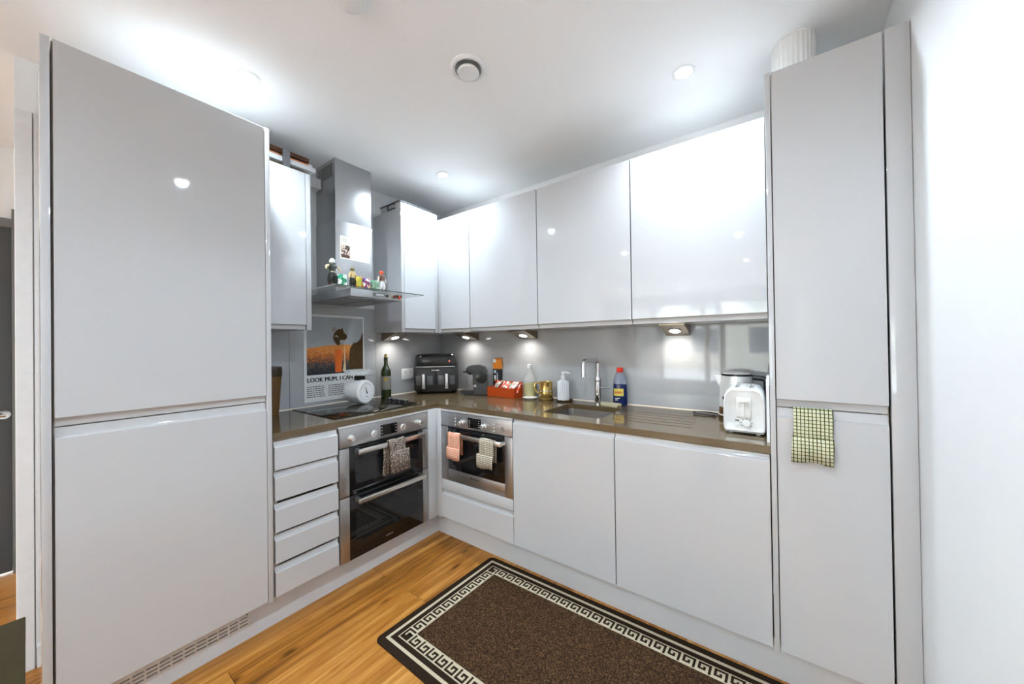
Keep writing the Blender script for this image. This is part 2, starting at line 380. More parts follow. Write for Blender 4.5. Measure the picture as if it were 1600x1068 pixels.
# ---- sink base and next base
for s0, s1, nm, lab in ((.6435, 1.2415, 'sink_unit', 'grey gloss base unit with one door under the sink'), (1.2445, 1.8445, 'base_unit', 'wide grey gloss base unit with one door under the draining grooves')):
    t = thing(nm, lab, 'cabinet', ((s0+s1)/2, .3, 0))
    mb = MB('B')
    tt = .0016 if nm == 'sink_unit' else .016
    mb.box(s0, s0+.016, .022, .56, .155, .886).box(s1-.016, s1, .022, .56, .155, .886).box(s0, s1, .022, .56, .155, .171).box(s0, s1, .55, .56, .171, .70).box(s0+.016, s1-.016, .022, .04, .80, .886)
    mb.build('carcass', CARC, t, 0)
    jdoor(MB('B'), s0+.001, s1-.001, .163, .861, top=.881).build('door', GLOSS, t)
# ---- tall narrow unit
t = thing('tall_unit', 'tall narrow grey gloss unit beside the white wall', 'cabinet', (2.03, .3, 0))
carcass(MB('B'), 1.866, 2.164, .022, .60, .16, DT, shelf=(1.055,)).build('carcass', CARC, t, 0)
jdoor(MB('B'), 1.8682, 2.1605, 1.0965, DT-.002, bot=1.069).build('door', GLOSS, t)
jdoor(MB('B'), 1.8682, 2.1605, .163, 1.031, top=1.0645).build('door', GLOSS, t)
MB('B').box(1.8479, 1.8645, 0, .63, .153, DT, .001).build('end_panel', GLOSS, t)
MB('B').box(2.1665, 2.2235, 0, .02, .0, DT, .001).build('filler_panel', GLOSS, t)
MB('B').box(1.866, 2.164, .0225, .60, DT, DT+.002).build('bounce_board', MATS['bounce_surface'], t, 0)  # added out of view, throws downlight back onto the ceiling
# ---- plinths
t = thing('plinth', 'white plinth with a slotted vent grille under the hob side units', 'plinth', (-.07, -.8, 0))
pb = MB('A').box(-1.606, .0716, .0716, .088, 0, .152).build('board', PLINTH, t)
g = MB('A').box(-1.58, -1.062, .0685, .0716, .058, .122, .001).build('vent_grille', mat('grille_white', (.66, .65, .64), .4), t)
k = 0; s = -1.572; cb = MB('A')
while s < -1.085:
    for j in range(3): cb.box(s, s+.030, .060, .10, .070+j*.015, .076+j*.015)
    s += .0365
carve([g, pb], cb, t)
MB('A').lathe([(.003, 0), (.003, -.002)], (-1.07, .0688, .115), 8, 1).build('screw', DARKG, g)
t = thing('plinth', 'long plain white plinth under the sink side units', 'plinth', (1.0, .07, 0))
MB('B').box(-.0716, 2.165, .0716, .088, 0, .152).build('board', PLINTH, t)
# ---- worktop
b = MB().prism([(-.0045, -.985), (-.0045, .0045), (1.8472, .0045), (1.8472, WD-.0005), (-WD+.0005, WD-.0005), (-WD+.0005, -.985)], .8863, .9172, 2)
SX0, SX1, SY0, SY1 = .765, 1.125, .125, .475
def rrect(x0, x1, y0, y1, r, n=5):
    P = []
    for cx, cy, a0 in ((x1-r, y1-r, 0), (x0+r, y1-r, 90), (x0+r, y0+r, 180), (x1-r, y0+r, 270)):
        for i in range(n+1):
            a = math.radians(a0+90*i/n); P.append((cx+r*math.cos(a), cy+r*math.sin(a)))
    return P
wt = b.build('worktop', TOP, None, 0)
cut = MB().prism(rrect(SX0, SX1, SY0, SY1, .03), .80, 1.0, 2).build('cut', TOP, None, 0)
gr = MB()
for i in range(5): gr.box(1.17, 1.555-.004*i, .160+i*.066-.0055, .160+i*.066+.0055, .9115, .95)
gcut = gr.build('groove_cut', TOP, None, 0)
for c_ in (cut, gcut):
    md = wt.modifiers.new('b', 'BOOLEAN'); md.object = c_; md.operation = 'DIFFERENCE'; md.solver = 'EXACT'
bpy.context.view_layer.update()
me = bpy.data.meshes.new_from_object(wt.evaluated_get(bpy.context.evaluated_depsgraph_get()))
wt.modifiers.clear(); wt.data = me
for c_ in (cut, gcut): bpy.data.objects.remove(c_)
tag(wt, 'L-shaped polished brown stone worktop with draining grooves', 'worktop')
SEAL = mat('cream_sealant', '#e6ddcb', .5)
for q_, (run, a, c) in enumerate((('A', -.985, .628), ('B', -.628, 1.847))):
    struct('trim_%d' % (4+q_), MB(run).prism([(.6285, .9168), (.6285, .9225), (.6225, .9168)], a, c, 0), SEAL, 'thin cream sealant bead along the %s edge of the worktop' % ('hob side wall', 'sink side wall')[q_], 'sealant')
# ---- sink bowl
t = thing('sink', 'undermounted stainless steel sink bowl set in the worktop', 'sink', ((SX0+SX1)/2, .3, .74))
rows = []
for inset, z in ((-.012, .8855), (-.003, .8855), (-.002, .88), (.004, .74), (.012, .728), (.05, .722), (.14, .716)):
    rows.append([(x, y, z) for x, y in rrect(SX0+inset, SX1-inset, SY0+inset, SY1-inset, max(.012, .035-inset*.1))])
b = MB(); V = b.quadgrid(rows, True); b.bm.faces.new(V[-1])
b.build('bowl', mat('bowl_steel', (.30, .29, .28), .3, 1, noise=(6, .12)), t)
MB().lathe([(.04, .7165), (.04, .719), (.028, .7185), (.006, .7175)], ((SX0+SX1)/2, .3, 0), 24).build('drain', CHROME, t)
ov = MB().box(1.010, 1.060, .4655, .4725, .806, .831, .001).build('overflow', CHROME, t)
MB().box(1.016, 1.054, .4645, .467, .811, .826).build('slot', STEEL, ov)
# ---- splashback
for run, a, c, z1, lab in (('A', -.985, -.665, 1.4145, 'narrow grey glass splashback panel beside the fridge unit'), ('A', -.663, -.051, 1.60, 'grey glass splashback panel behind the hob'), ('A', -.049, .6285, 1.4145, 'grey glass splashback panel behind the socket'), ('B', -.6285, 1.8472, 1.4145, 'long grey glass splashback panel behind the sink')):
    tag(MB(run).box(a, c, .6285, .6348, .9172, z1, .0006, 1).build('splashback_panel', SPLASH), lab, 'splashback')

# ================================================================== WALL UNITS
UB, UF, UT, UD = 1.4145, 1.441, 2.3132, .2904
BOUNCE = MATS['bounce_surface']  # surface of the added light-bouncing boards on the unit tops
def wall_unit(run, s0, s1, label, left=None, right=None, dl=None, dr=None):
    t = thing('wall_unit', label, 'cabinet', W(run, (s0+s1)/2, .45, UB))
    carcass(MB(run), s0, s1, UD+.022, .633, UB+.0005, UT).build('carcass', SIDE, t, 0)
    MB(run).box(s0+.001, s1-.001, UD+.0225, .632, UT, UT+.002).build('bounce_board', BOUNCE, t, 0)  # extra unseen board, put in to brighten the ceiling corner by bounce
    if left: MB(run).box(s0-.0005, left, UD, UD+.0215, UB-.002, UT, .0008).build('side_stile', GLOSS, t)
    if right: MB(run).box(right, s1+.0005, UD, UD+.0215, UB-.002, UT, .0008).build('side_stile', GLOSS, t)
    jdoor(MB(run), (left+.003) if left else s0+.0015, (right-.003) if right else s1-.0015, UF, UT-.001, bot=UB+.002, d0=UD).build('door', GLOSS, t)
    return t
wall_unit('A', -.985, -.6786, 'narrow grey gloss wall unit between the fridge unit and the hood', right=-.704)
tA = wall_unit('A', -.056, .2895, 'narrow grey gloss corner wall unit beside the hood', left=-.033, right=.262)
wall_unit('B', -.2895, .0505, 'narrow grey gloss corner wall unit facing the room', left=-.262)
wall_unit('B', .0535, .6415, 'grey gloss wall unit next to the narrow corner one')
wall_unit('B', .6445, 1.2430, 'grey gloss wall unit above the tap')
wall_unit('B', 1.2460, 1.8440, 'grey gloss wall unit beside the tall narrow unit')

# wedge lights under the wall units
wn = ['steel wedge lamp above the socket', 'steel wedge lamp above the air fryer', 'steel wedge lamp above the orange tray', 'steel wedge lamp above the draining grooves']
for (run, s0, s1), lab in zip((('A', -.002, .118), ('B', -.290, -.160), ('B', .29, .43), ('B', 1.345, 1.475)), wn):
    t = thing('wedge_light', lab+' under the wall unit', 'light', W(run, (s0+s1)/2, .56, UB-.06), group='wedge lamps under the wall units')
    MB(run).prism([(.45, UB-.0005), (.45, UB-.006), (.618, UB-.062), (.6275, UB-.062), (.6275, UB-.0005)], s0, s1, 0).build('housing', mat('bronze_steel', (.30, .25, .19), .3, 1, noise=(30, .1)), t, 0)
    ang = math.atan2(.056, .168)
    sm = (s0+s1)/2; c0 = Vector((sm, .535, UB-.0345))
    xf = Matrix.Translation(Vector(c0)) @ Matrix.Rotation(-ang, 4, 'X')
    if run == 'A': xf = Matrix.Rotation(math.pi/2, 4, 'Z') @ xf
    MB().lathe([(.034, .001), (.034, -.004), (.029, -.004)], n=24).build('bezel', STEEL, t, xf=xf)
    MB().lathe([(.0285, -.003), (.0285, -.0045)], n=24).build('lens', WLAMP, t, xf=xf)
    ld = bpy.data.lights.new('wedge_lamp', 'SPOT'); ld.energy = WEDGE_W*5; ld.spot_size = math.radians(150); ld.spot_blend = 1; ld.shadow_soft_size = .02; ld.color = (1, .96, .9)
    lo = bpy.data.objects.new('wedge_lamp', ld); COL.objects.link(lo); lo.parent = t
    lo.location = Vector(W(run, sm, .528, UB-.048))-t.location
    tgt = Vector(W(run, sm, .60, .92))-Vector(W(run, sm, .528, UB-.048))
    lo.rotation_euler = tgt.to_track_quat('-Z', 'Y').to_euler()

# ================================================================== OVENS
def knob(run, t, s, z, r=.014, depth=.03):
    MB(run).lathe([(r*1.35, 0), (r*1.35, -.004), (r*1.05, -.005), (r, -depth+.003), (r-.003, -depth)], (s, 0, z), 20, 1).build('knob', mat('satin_knob', (.70, .69, .67), .25, .9, noise=None), t)
def handle_bar(run, t, s0, s1, z):
    MB(run).box(s0, s1, -.052, -.036, z-.013, z+.013, .002).box(s0+.002, s0+.022, -.04, .002, z-.010, z+.010).box(s1-.022, s1-.002, -.04, .002, z-.010, z+.010).build('handle', STEELH, t)
# double oven
t = thing('double_oven', 'built-in stainless steel double oven with two black glass doors', 'oven', (-.25, -.378, .153))
S0, S1 = -.6752, -.0802
MB('A').box(S0+.012, S1-.012, .024, .54, .158, .868).build('cavity_box', mat('oven_casing', (.25, .25, .25), .5, .8), t, 0)
cp = MB('A').box(S0, S1, 0, .0235, .770, .8728, .0015).build('control_panel', STEEL, t)
MB('A').box(-.430, -.316, -.0012, .001, .788, .850).build('display', BGLASS, cp, 0)
for i in range(3):
    for q in (-.421, -.326): MB('A').box(q-.003, q+.003, -.0016, -.0009, .800+i*.017, .803+i*.017).build('mark', WHITEM, cp, 0)
knob('A', t, -.612, .816); knob('A', t, -.153, .818)
for q in (-.47, -.272):
    MB('A').lathe([(.019, 0), (.019, -.002), (.016, -.002)], (q, 0, .812), 24, 1).build('dial_ring', WHITEM, cp)
    MB('A').lathe([(.0155, 0), (.0155, -.004), (.013, -.006)], (q, 0, .812), 24, 1).build('dial', MATS['satin_knob'], cp)
for q in (-.612, -.47, -.272, -.153):
    for a in (40, 90, 140): MB('A').box(q+.031*math.cos(math.radians(a))-.002, q+.031*math.cos(math.radians(a))+.002, -.0008, .0005, .814+.031*math.sin(math.radians(a))-.001, .814+.031*math.sin(math.radians(a))+.001).build('mark', DARKG, cp, 0)
for z0, z1, zh in ((.507, .765, .742), (.155, .501, .477)):
    d = MB('A').box(S0+.054, S1-.043, .0005, .023, z0, z1, .001).build('door', BGLASS, t)
    MB('A').box(S0, S0+.053, 0, .023, z0, z1, .001).build('side_strip', STEEL, d); MB('A').box(S1-.042, S1, 0, .023, z0, z1, .001).build('side_strip', STEEL, d)
    MB('A').box(-.588, -.166, -.0004, .002, z0+(.05 if z0 > .4 else .09), z1-.075).build('window', OWIN, d, 0)
    handle_bar('A', d, -.594, -.137, zh)
text('logo', 'BOSCH', .015, mat('logo_grey', (.30, .30, .31), .4, .6, noise=None), d, -.40, .19, .0004, 'A')
# compact oven
t = thing('compact_oven', 'built-in stainless steel compact oven with one black glass door', 'oven', (.34, .25, .42))
S0, S1 = .0455, .6402
MB('B').box(S0+.012, S1-.012, .024, .50, .424, .868).build('cavity_box', MATS['oven_casing'], t, 0)
cp = MB('B').box(S0, S1, 0, .0235, .779, .8726, .0015).build('control_panel', STEEL, t)
MB('B').box(.292, .401, -.0012, .001, .791, .853).build('display', BGLASS, cp, 0)
for q in (.303, .382):
    for i in range(4): MB('B').box(q, q+.007, -.0016, -.0009, .801+i*.0125, .8035+i*.0125).build('mark', WHITEM, cp, 0)
knob('B', t, .237, .815); knob('B', t, .428, .815)
for q in (.180, .505):
    for i in range(3): MB('B').lathe([(.0045, 0), (.0045, -.0015)], (q, 0, .795+i*.021), 10, 1).build('touch_mark', WHITEM, cp)
MB('B').lathe([(.016, 0), (.016, -.002), (.012, -.002)], (.573, 0, .817), 24, 1).build('button_ring', MATS['satin_knob'], cp)
MB('B').lathe([(.0115, 0), (.0115, -.0035)], (.573, 0, .817), 24, 1).build('button', STEEL, cp)
d = MB('B').box(S0+.064, S1-.058, .0005, .023, .497, .774, .001).build('door', BGLASS, t)
MB('B').box(S0, S0+.063, 0, .0235, .4197, .774, .001).build('side_strip', STEEL, d); MB('B').box(S1-.057, S1, 0, .0235, .4197, .774, .001).build('side_strip', STEEL, d)
lb = MB('B').box(S0+.064, S1-.058, 0, .023, .447, .4955, .001).build('lower_band', STEEL, d)
MB('B').box(S0+.063, S1-.057, .004, .0235, .4197, .444).build('vent_strip', STEEL, d)
MB('B').box(.155, .54, -.0004, .002, .53, .72).build('window', OWIN, d, 0)
handle_bar('B', d, .155, .592, .738)
text('logo', 'BOSCH', .017, DARKG, lb, .325, .465, -.0002, 'B', bold=.0006)
MB('B').lathe([(.006, 0), (.006, -.0006)], (.314, 0, .471), 14, 1).build('logo_mark', DARKG, lb)

# ================================================================== HOB
t = thing('induction_hob', 'flat black glass hob set on the worktop with dark touch knobs', 'hob', (-.34, -.364, .9172))
MB('A').box(-.662, -.0665, .0743, .599, .9172, .9222, .0015).build('glass', HOBG, t)
for d_, s_ in ((.21, -.52), (.45, -.50), (.45, -.28), (.22, -.29)):
    MB('A').lathe([(.085, .92225), (.0835, .9224)], (s_, d_, 0), 40, caps=False).build('zone_ring', mat('zone_grey', (.10, .09, .08), .3, noise=None), t)
for i, d_ in enumerate((.34, .28, .22, .16)):
    kb = MB('A').lathe([(.024, .9222), (.024, .9245), (.0205, .9255), (.019, .944), (.016, .947)], (-.135, d_, 0), 20).build('knob', BLACK, t)
    MB('A').box(-.1365, -.1335, d_-.017, d_-.003, .9468, .9478).build('pointer', WHITEM, kb, 0)

# ================================================================== HOOD
t = thing('cooker_hood', 'stainless steel chimney hood with a flat glass shelf', 'hood', (-.38, -.36, 1.60))
MB('A').box(-.487, -.229, .382, .634, 1.648, 2.13, .001).build('lower_flue', STEEL, t)
up = MB('A').box(-.484, -.232, .385, .634, 2.126, CE+.0, .001).build('upper_flue', STEEL, t)
cb = MB('A')
for i in range(9): cb.box(-.50, -.38, .424+i*.0205, .434+i*.0205, 2.416, 2.505)
carve([up], cb, t)
bd = MB('A').box(-.559, -.208, .08, .634, 1.605, 1.6495, .001).build('body', STEEL, t)
for i in range(2): MB('A').box(-.545+i*.168, -.39+i*.168, .13, .56, 1.6015, 1.606).build('filter', mat('filter_steel', (.35, .35, .35), .35, 1, noise=(3, .3), stretch=(80, 1, 1)), bd, 0)
HGL = mat('hood_glass', (.62, .66, .66), .02, noise=None, alpha=.35)
gl = MB('A').box(-.665, -.066, .038, .625, 1.650, 1.656, .001).build('glass_shelf', HGL, t)
MB('A').box(-.665, -.066, .0375, .0385, 1.6505, 1.6555).build('edge', mat('glass_edge', '#4a5650', .1, noise=None), gl, 0)
cs = MB('A').box(-.420, -.340, .0788, .0805, 1.617, 1.639).build('control_strip', mat('strip_dark', (.2, .2, .2), .3, noise=None), bd, 0)
MB('A').box(-.398, -.346, .0780, .0790, 1.622, 1.634).build('display', mat('strip_light', (.6, .62, .62), .3, noise=None), cs, 0)
for i, (q, c, r) in enumerate(((-.322, '#4a4634', .009), (-.290, '#c9bda0', .008), (-.268, '#6b3a28', .011), (-.252, '#2d2320', .009), (-.232, '#c24a28', .012), (-.222, '#3a2a24', .008))):
    MB('A').lathe([(r, .0802), (r, .075), (r*.7, .072)], (q, 0, 1.626+.005*(i % 2)), 14, 1).build('button', mat('hood_disc_%d' % i, c, .5), bd)  # small coloured discs in a row on the body front
text('logo', 'BOSCH', .014, DARKG, t, -.372, 1.735, .3815, 'A', bold=.0004)
# printed timetable stuck on the flue
t = thing('paper_sheet', 'small printed chart taped on the hood flue', 'paper', (-.379, -.35, 1.88))
PAP = mat('cream_paper', '#dcd8c8', .8)
MB('A').box(-.458, -.247, .3805, .3817, 1.885, 2.034).build('sheet', PAP, t, 0)
MB('A').box(-.453, -.392, .3801, .3806, 1.893, 1.975).build('picture', spot_mat('sheet_picture', ('#cdb8a6', '#3a2a26', '#b79c8c', '#4a3430'), 90), t, 0)
MB('A').box(-.447, -.396, .3797, .3802, 1.895, 1.912).build('picture_band', mat('sheet_brown', '#4a2c22', .7), t, 0)
for i in range(3): MB('A').box(-.450, -.41, .3801, .3806, 2.0+i*.008, 2.002+i*.008).build('print_line', mat('print_grey', '#8a8878', .8), t, 0)
for i in range(3):
    for j in range(4): MB('A').box(-.386+i*.045, -.347+i*.045, .3800, .3806, 1.906+j*.028, 1.928+j*.028).build('table_cell', mat('cell_white', '#f0efe8', .8), t, 0)
# ducting above the left wall unit
t = thing('extract_duct', 'flat white extract duct running over the wall unit to the hood', 'duct', (-.45, -.75, UT))
MB('A').box(-.985, -.62, .352, .55, 2.364, 2.392, .003).build('channel', mat('duct_white', (.7, .71, .72), .4), t)
MB('A').box(-.65, -.488, .555, .625, 2.364, 2.43, .004).box(-.65, -.615, .40, .56, 2.364, 2.43, .004).build('elbow', MATS['duct_white'], t)
MB('A').box(-.985, -.655, .356, .60, 2.3153, 2.350).build('batten', mat('batten_brown', '#5c4a34', .7), t, 0)
MB('A').box(-.80, -.765, .338, .350, 2.3152, 2.43).build('bracket', mat('bracket_grey', '#77797c', .4, .6), t, 0)
t = thing('copper_pipe', 'copper pipe running above the white extract duct', 'pipe', (-.5, -.8, 2.39))
MB('A').tube([(-.985, .37, 2.402), (-.7, .37, 2.402), (-.655, .37, 2.402)], .0085, 12).build('pipe', mat('copper', (.75, .32, .16), .3, 1), t)
MB('A').box(-.985, -.655, .355, .56, 2.412, 2.436).build('lagging', mat('lagging_brown', '#4a2c1a', .9), t, 0)
# storage box on the corner wall unit
t = thing('storage_box', 'shallow grey plastic storage box with dark rim on the corner unit', 'box', (-.45, .12, UT))
MB('A').box(-.050, .300, .300, .54, UT+.002, 2.366, .004).build('tub', mat('box_grey', (.50, .50, .51), .35), t)
MB('A').box(-.056, .306, .294, .546, 2.362, 2.372, .003).build('rim', mat('box_rim', '#4a4a4c', .4), t)
b = MB('A').tube([(-.052, .36, 2.325), (-.062, .37, 2.322), (-.062, .44, 2.322), (-.052, .45, 2.325), (-.052, .45, 2.355), (-.062, .44, 2.357), (-.062, .37, 2.357), (-.052, .36, 2.355)], .004, 6)
b.build('clip_handle', BLACK, t)

# ================================================================== CEILING FITTINGS
def downlight(x, y, lab, group, off=None):
    t = thing('downlight', lab, 'light', (x, y, CE), group=group)
    MB().lathe([(.046, CE-.0005), (.046, CE-.004), (.036, CE-.006), (.033, CE-.002)], (x, y, 0), 28).build('bezel', WHITE, t)
    MB().lathe([(.032, CE-.0045), (.030, CE-.0065), (.002, CE-.0075)], (x, y, 0), 24).build('lens' if off is None else off+'_lens_offscreen', LAMP, t)
    nm = 'downlight_lamp' if off is None else off+'_offscreen'      # off: fitting outside the picture, seen mirrored in the doors
    ld = bpy.data.lights.new(nm, 'SPOT'); ld.energy = DOWN_W; ld.shadow_soft_size = .028; ld.color = (.735, .885, 1.0)
    ld.spot_size = math.radians(160); ld.spot_blend = .8
    lo = bpy.data.objects.new(nm, ld); COL.objects.link(lo); lo.parent = t; lo.location = (0, 0, -.012)
downlight(-.018, -1.063, 'recessed ceiling downlight in front of the fridge unit', 'ceiling downlights of the kitchen')
downlight(-.014, .098, 'recessed ceiling downlight over the corner between the ovens', 'ceiling downlights of the kitchen')
downlight(1.554, .095, 'recessed ceiling downlight beside the tall narrow unit', 'ceiling downlights of the kitchen')
downlight(1.56, -.99, 'recessed ceiling downlight over the rug side of the kitchen', 'ceiling downlights of the kitchen', 'downlight_kitchen')
for k, (x, y) in enumerate(((1.57, -2.48), (1.57, -4.13), (1.58, -5.77), (.28, -2.5), (.28, -4.2), (.3, -5.78), (-.9, -4.1), (-1.43, -4.1), (-.82, -5.7))):
    downlight(x, y, 'recessed downlight in the living room ceiling', 'living room downlights', 'downlight_living_%d' % (k+1))
t = thing('air_vent', 'round white ceiling air valve with a dark ring gap', 'vent', (.802, -.507, CE))
MB().lathe([(.078, CE-.0005), (.078, CE-.006), (.070, CE-.012), (.060, CE-.010), (.056, CE-.004)], (.802, -.507, 0), 40, caps=False).build('flange', WHITE, t)
carve([ceil], MB().lathe([(.0555, CE-.02), (.0555, CE+.08)], (.802, -.507, 0), 40))
MB().lathe([(.0545, CE-.001), (.0545, CE+.078), (.002, CE+.078)], (.802, -.507, 0), 40, caps=False).build('throat', WHITE, t)
MB().lathe([(.030, CE-.003), (.045, CE-.016), (.047, CE-.022), (.043, CE-.026), (.01, CE-.028)], (.802, -.507, 0), 40).build('disc', WHITE, t)
t = thing('smoke_detector', 'round white smoke detector on the ceiling', 'detector', (.70, -.99, CE))
MB().lathe([(.052, CE-.0005), (.052, CE-.012), (.046, CE-.018)], (.70, -.99, 0), 36).build('base', WHITE, t)
MB().lathe([(.044, CE-.018), (.044, CE-.028), (.034, CE-.036), (.004, CE-.038)], (.70, -.99, 0), 36).build('cap', WHITE, t)

# ================================================================== THINGS ON THE WORKTOP
Z = .9172
# ---- brown canister at the far left
t = thing('canister', 'tall brown wooden canister with dark lid beside the fridge unit', 'canister', (-.545, -.79, Z), local=True)
MB().lathe([(.030, 0), (.034, .03), (.040, .12), (.047, .22), (.047, .225)], n=28).build('body', mat('walnut', '#6a4a26', .45, noise=(12, .3), stretch=(1, 1, .15)), t)
MB().lathe([(.049, .225), (.050, .232), (.050, .272), (.046, .282), (.01, .285)], n=28).build('lid', mat('dark_lid', '#33240f', .4), t)
# ---- poster leaning on the splashback
t = thing('poster', 'tall paper poster with a bold headline and orange picture behind the hob', 'poster', (-.62, -.36, Z))
PW = mat('poster_paper', (.74, .74, .74), .75, noise=(8, .03))
MB('A').box(-.578, -.150, .6255, .6282, .945, 1.535).build('sheet', PW, t, 0)
DI = .6250
SKY = mat('poster_sky', '#a6aaad', .8, noise=(9, .12))
MB('A').box(-.560, -.160, DI, .6257, 1.126, 1.520).build('picture', SKY, t, 0)
def field_mat():
    m = mat('poster_field', '#c0682a', .8, noise=None); nt = m.node_tree; b = nt.nodes['Principled BSDF']
    tc = N(nt, 'ShaderNodeTexCoord'); sp = N(nt, 'ShaderNodeSeparateXYZ'); nt.links.new(tc.outputs['Object'], sp.inputs[0])
    nz = N(nt, 'ShaderNodeTexNoise'); nz.inputs['Scale'].default_value = 120; nz.inputs['Detail'].default_value = 5; nt.links.new(tc.outputs['Object'], nz.inputs['Vector'])
    v = mth(nt, 'ADD', mth(nt, 'MULTIPLY', mth(nt, 'SUBTRACT', sp.outputs['Z'], .208), 5.6), mth(nt, 'MULTIPLY', mth(nt, 'SUBTRACT', nz.outputs[0], .5), 1.3))
    r = N(nt, 'ShaderNodeValToRGB'); e = r.color_ramp.elements; e[0].position = .15; e[0].color = C('#2a2c30'); e[1].position = .95; e[1].color = C('#d98a45')
    e.new(.45).color = C('#57504c'); e.new(.62).color = C('#a85a26')
    nt.links.new(v, r.inputs[0]); nt.links.new(r.outputs[0], b.inputs['Base Color']); return m
def flat(name, pts, m, par, d, th=.0006): return MB('A').prism([(p[0], p[1]) for p in pts], 0, 1, 1) and None
def fpoly(name, pts, m, par, d):
    mb = MB('A'); V = mb.quadgrid([[(p[0], dd, p[1]) for p in pts] for dd in (d, d+.0006)], True)
    mb.bm.faces.new(V[0]); mb.bm.faces.new(V[1][::-1]); return mb.build(name, m, par, 0)
fpoly('field', [(-.560, 1.126), (-.160, 1.126), (-.160, 1.318), (-.30, 1.330), (-.42, 1.325), (-.560, 1.306)], field_mat(), t, .6246)
TWR = mat('poster_tower', '#4a3413', .8, noise=(60, .5))
fpoly('tower', [(-.275, 1.126), (-.160, 1.126), (-.160, 1.42), (-.172, 1.395), (-.180, 1.37), (-.205, 1.345), (-.235, 1.34), (-.262, 1.30), (-.268, 1.24)], TWR, t, .6242)
fpoly('chimney', [(-.372, 1.135), (-.325, 1.135), (-.325, 1.295), (-.372, 1.297)], mat('poster_orange', '#d9641c', .7), t, .6242)
fpoly('flame', [(-.318, 1.14), (-.292, 1.14), (-.297, 1.20), (-.303, 1.36), (-.306, 1.20)], mat('poster_cream', '#d8bc94', .8), t, .6238)
DOG = mat('poster_dog', '#4a3510', .8, noise=(50, .2))
fpoly('animal_head', [(-.352, 1.322), (-.335, 1.332), (-.338, 1.362), (-.30, 1.362), (-.283, 1.375), (-.283, 1.395), (-.300, 1.408), (-.312, 1.43), (-.316, 1.452), (-.327, 1.437), (-.345, 1.440), (-.365, 1.425), (-.378, 1.405), (-.385, 1.375), (-.372, 1.345)], DOG, t, .6238)
fpoly('ear_patch', [(-.375, 1.385), (-.362, 1.396), (-.350, 1.388), (-.348, 1.378), (-.358, 1.386), (-.366, 1.384)], mat('poster_grey', '#b8b8b8', .8), t, .6234)
fpoly('puff', [(-.385, 1.415), (-.372, 1.425), (-.360, 1.44), (-.372, 1.456), (-.388, 1.45), (-.393, 1.43)], mat('poster_puff', '#9a948c', .8), t, .6234)
PRT = mat('poster_print', '#26211d', .8, noise=None)
text('headline', 'LOOK MUM, I CAN FLY.', .042, PRT, t, -.560, 1.078, .6252, 'A', bold=.0015, width=.392)
random.seed(3)
for cx in (-.560, -.420, -.285):
    for r_ in range(6):
        b = MB('A'); q = cx; e_ = cx+.115
        while q < e_-.01:
            l = min(random.uniform(.008, .02), e_-q); b.box(q, q+l, .6250, .6256, 1.045-r_*.0135, 1.0505-r_*.0135); q += l+.004
        b.build('print_line', mat('poster_small_print', '#55504c', .8, noise=None), t, 0)
# ---- kitchen scale on the hob
t = thing('kitchen_scale', 'round white retro kitchen scale with a clear bowl on the hob', 'scale', (-.44, -.298, .9222), math.radians(14), local=True)
t.scale = (.93, .93, .93)
MB().lathe([(.066, -.075), (.080, -.070), (.086, -.05), (.088, -.01), (.088, .045), (.084, .060), (.076, .064)], (0, 0, .0885), 40, 0).build('body', mat('scale_white', (.78, .78, .77), .25, coat=.4), t)
fc = MB().lathe([(.074, .0645), (.074, .066)], (0, 0, .0885), 40, 0).build('dial', mat('dial_white', (.80, .80, .79), .5), t)
for i in range(24):
    a = math.radians(15*i); ca, sa = math.cos(a), math.sin(a); r0, r1 = (.056, .064) if i % 2 else (.052, .064)
    MB().tube([(.0664, r0*ca, .0885+r0*sa), (.0664, r1*ca, .0885+r1*sa)], .0009, 4).build('tick', DARKG, fc)
MB().tube([(.0672, .004, .075), (.0672, -.012, .128)], [.005, .001], 6).build('needle', BLACK, fc)
MB().box(.0662, .067, -.012, .012, .052, .056).build('mark', DARKG, fc, 0)
MB().box(-.028, .028, -.028, .028, .172, .204, .004).build('stem', mat('stem_black', '#1b1612', .4), t)
MB().lathe([(.03, .204), (.078, .209), (.100, .222), (.108, .248), (.106, .248), (.098, .225), (.076, .212), (.03, .207)], n=40).build('bowl', mat('clear_plastic', (.9, .92, .92), .05, noise=None, alpha=.28), t)
# ---- wine bottle
t = thing('wine_bottle', 'dark green wine bottle with a cork beside the hob', 'bottle', (-.545, -.020, Z), local=True)
MB().lathe([(.034, 0), (.037, .004), (.0375, .19), (.034, .215), (.018, .245), (.0145, .262), (.0145, .300), (.016, .302), (.016, .310)], n=28).build('glass', mat('bottle_green', (.020, .032, .004), .08, spec=.6, noise=None), t)
MB().lathe([(.0375, .065), (.0382, .067), (.0382, .165), (.0375, .167)], n=28, caps=False).build('label', mat('bottle_label', '#8b8983', .7, noise=(40, .12)), t)
sl = MB().lathe([(.013, 0), (.013, -.0015)], (0, 0, 0), 18, 1).build('label_seal', mat('label_gold', '#b8902f', .4, .4), t, xf=Matrix.Rotation(math.radians(54), 4, 'Z') @ Matrix.Translation((0, -.0378, .145)))
MB().lathe([(.0105, .310), (.0105, .335), (.009, .337)], n=16).build('cork', mat('cork', '#b0985a', .9, noise=(90, .3)), t)
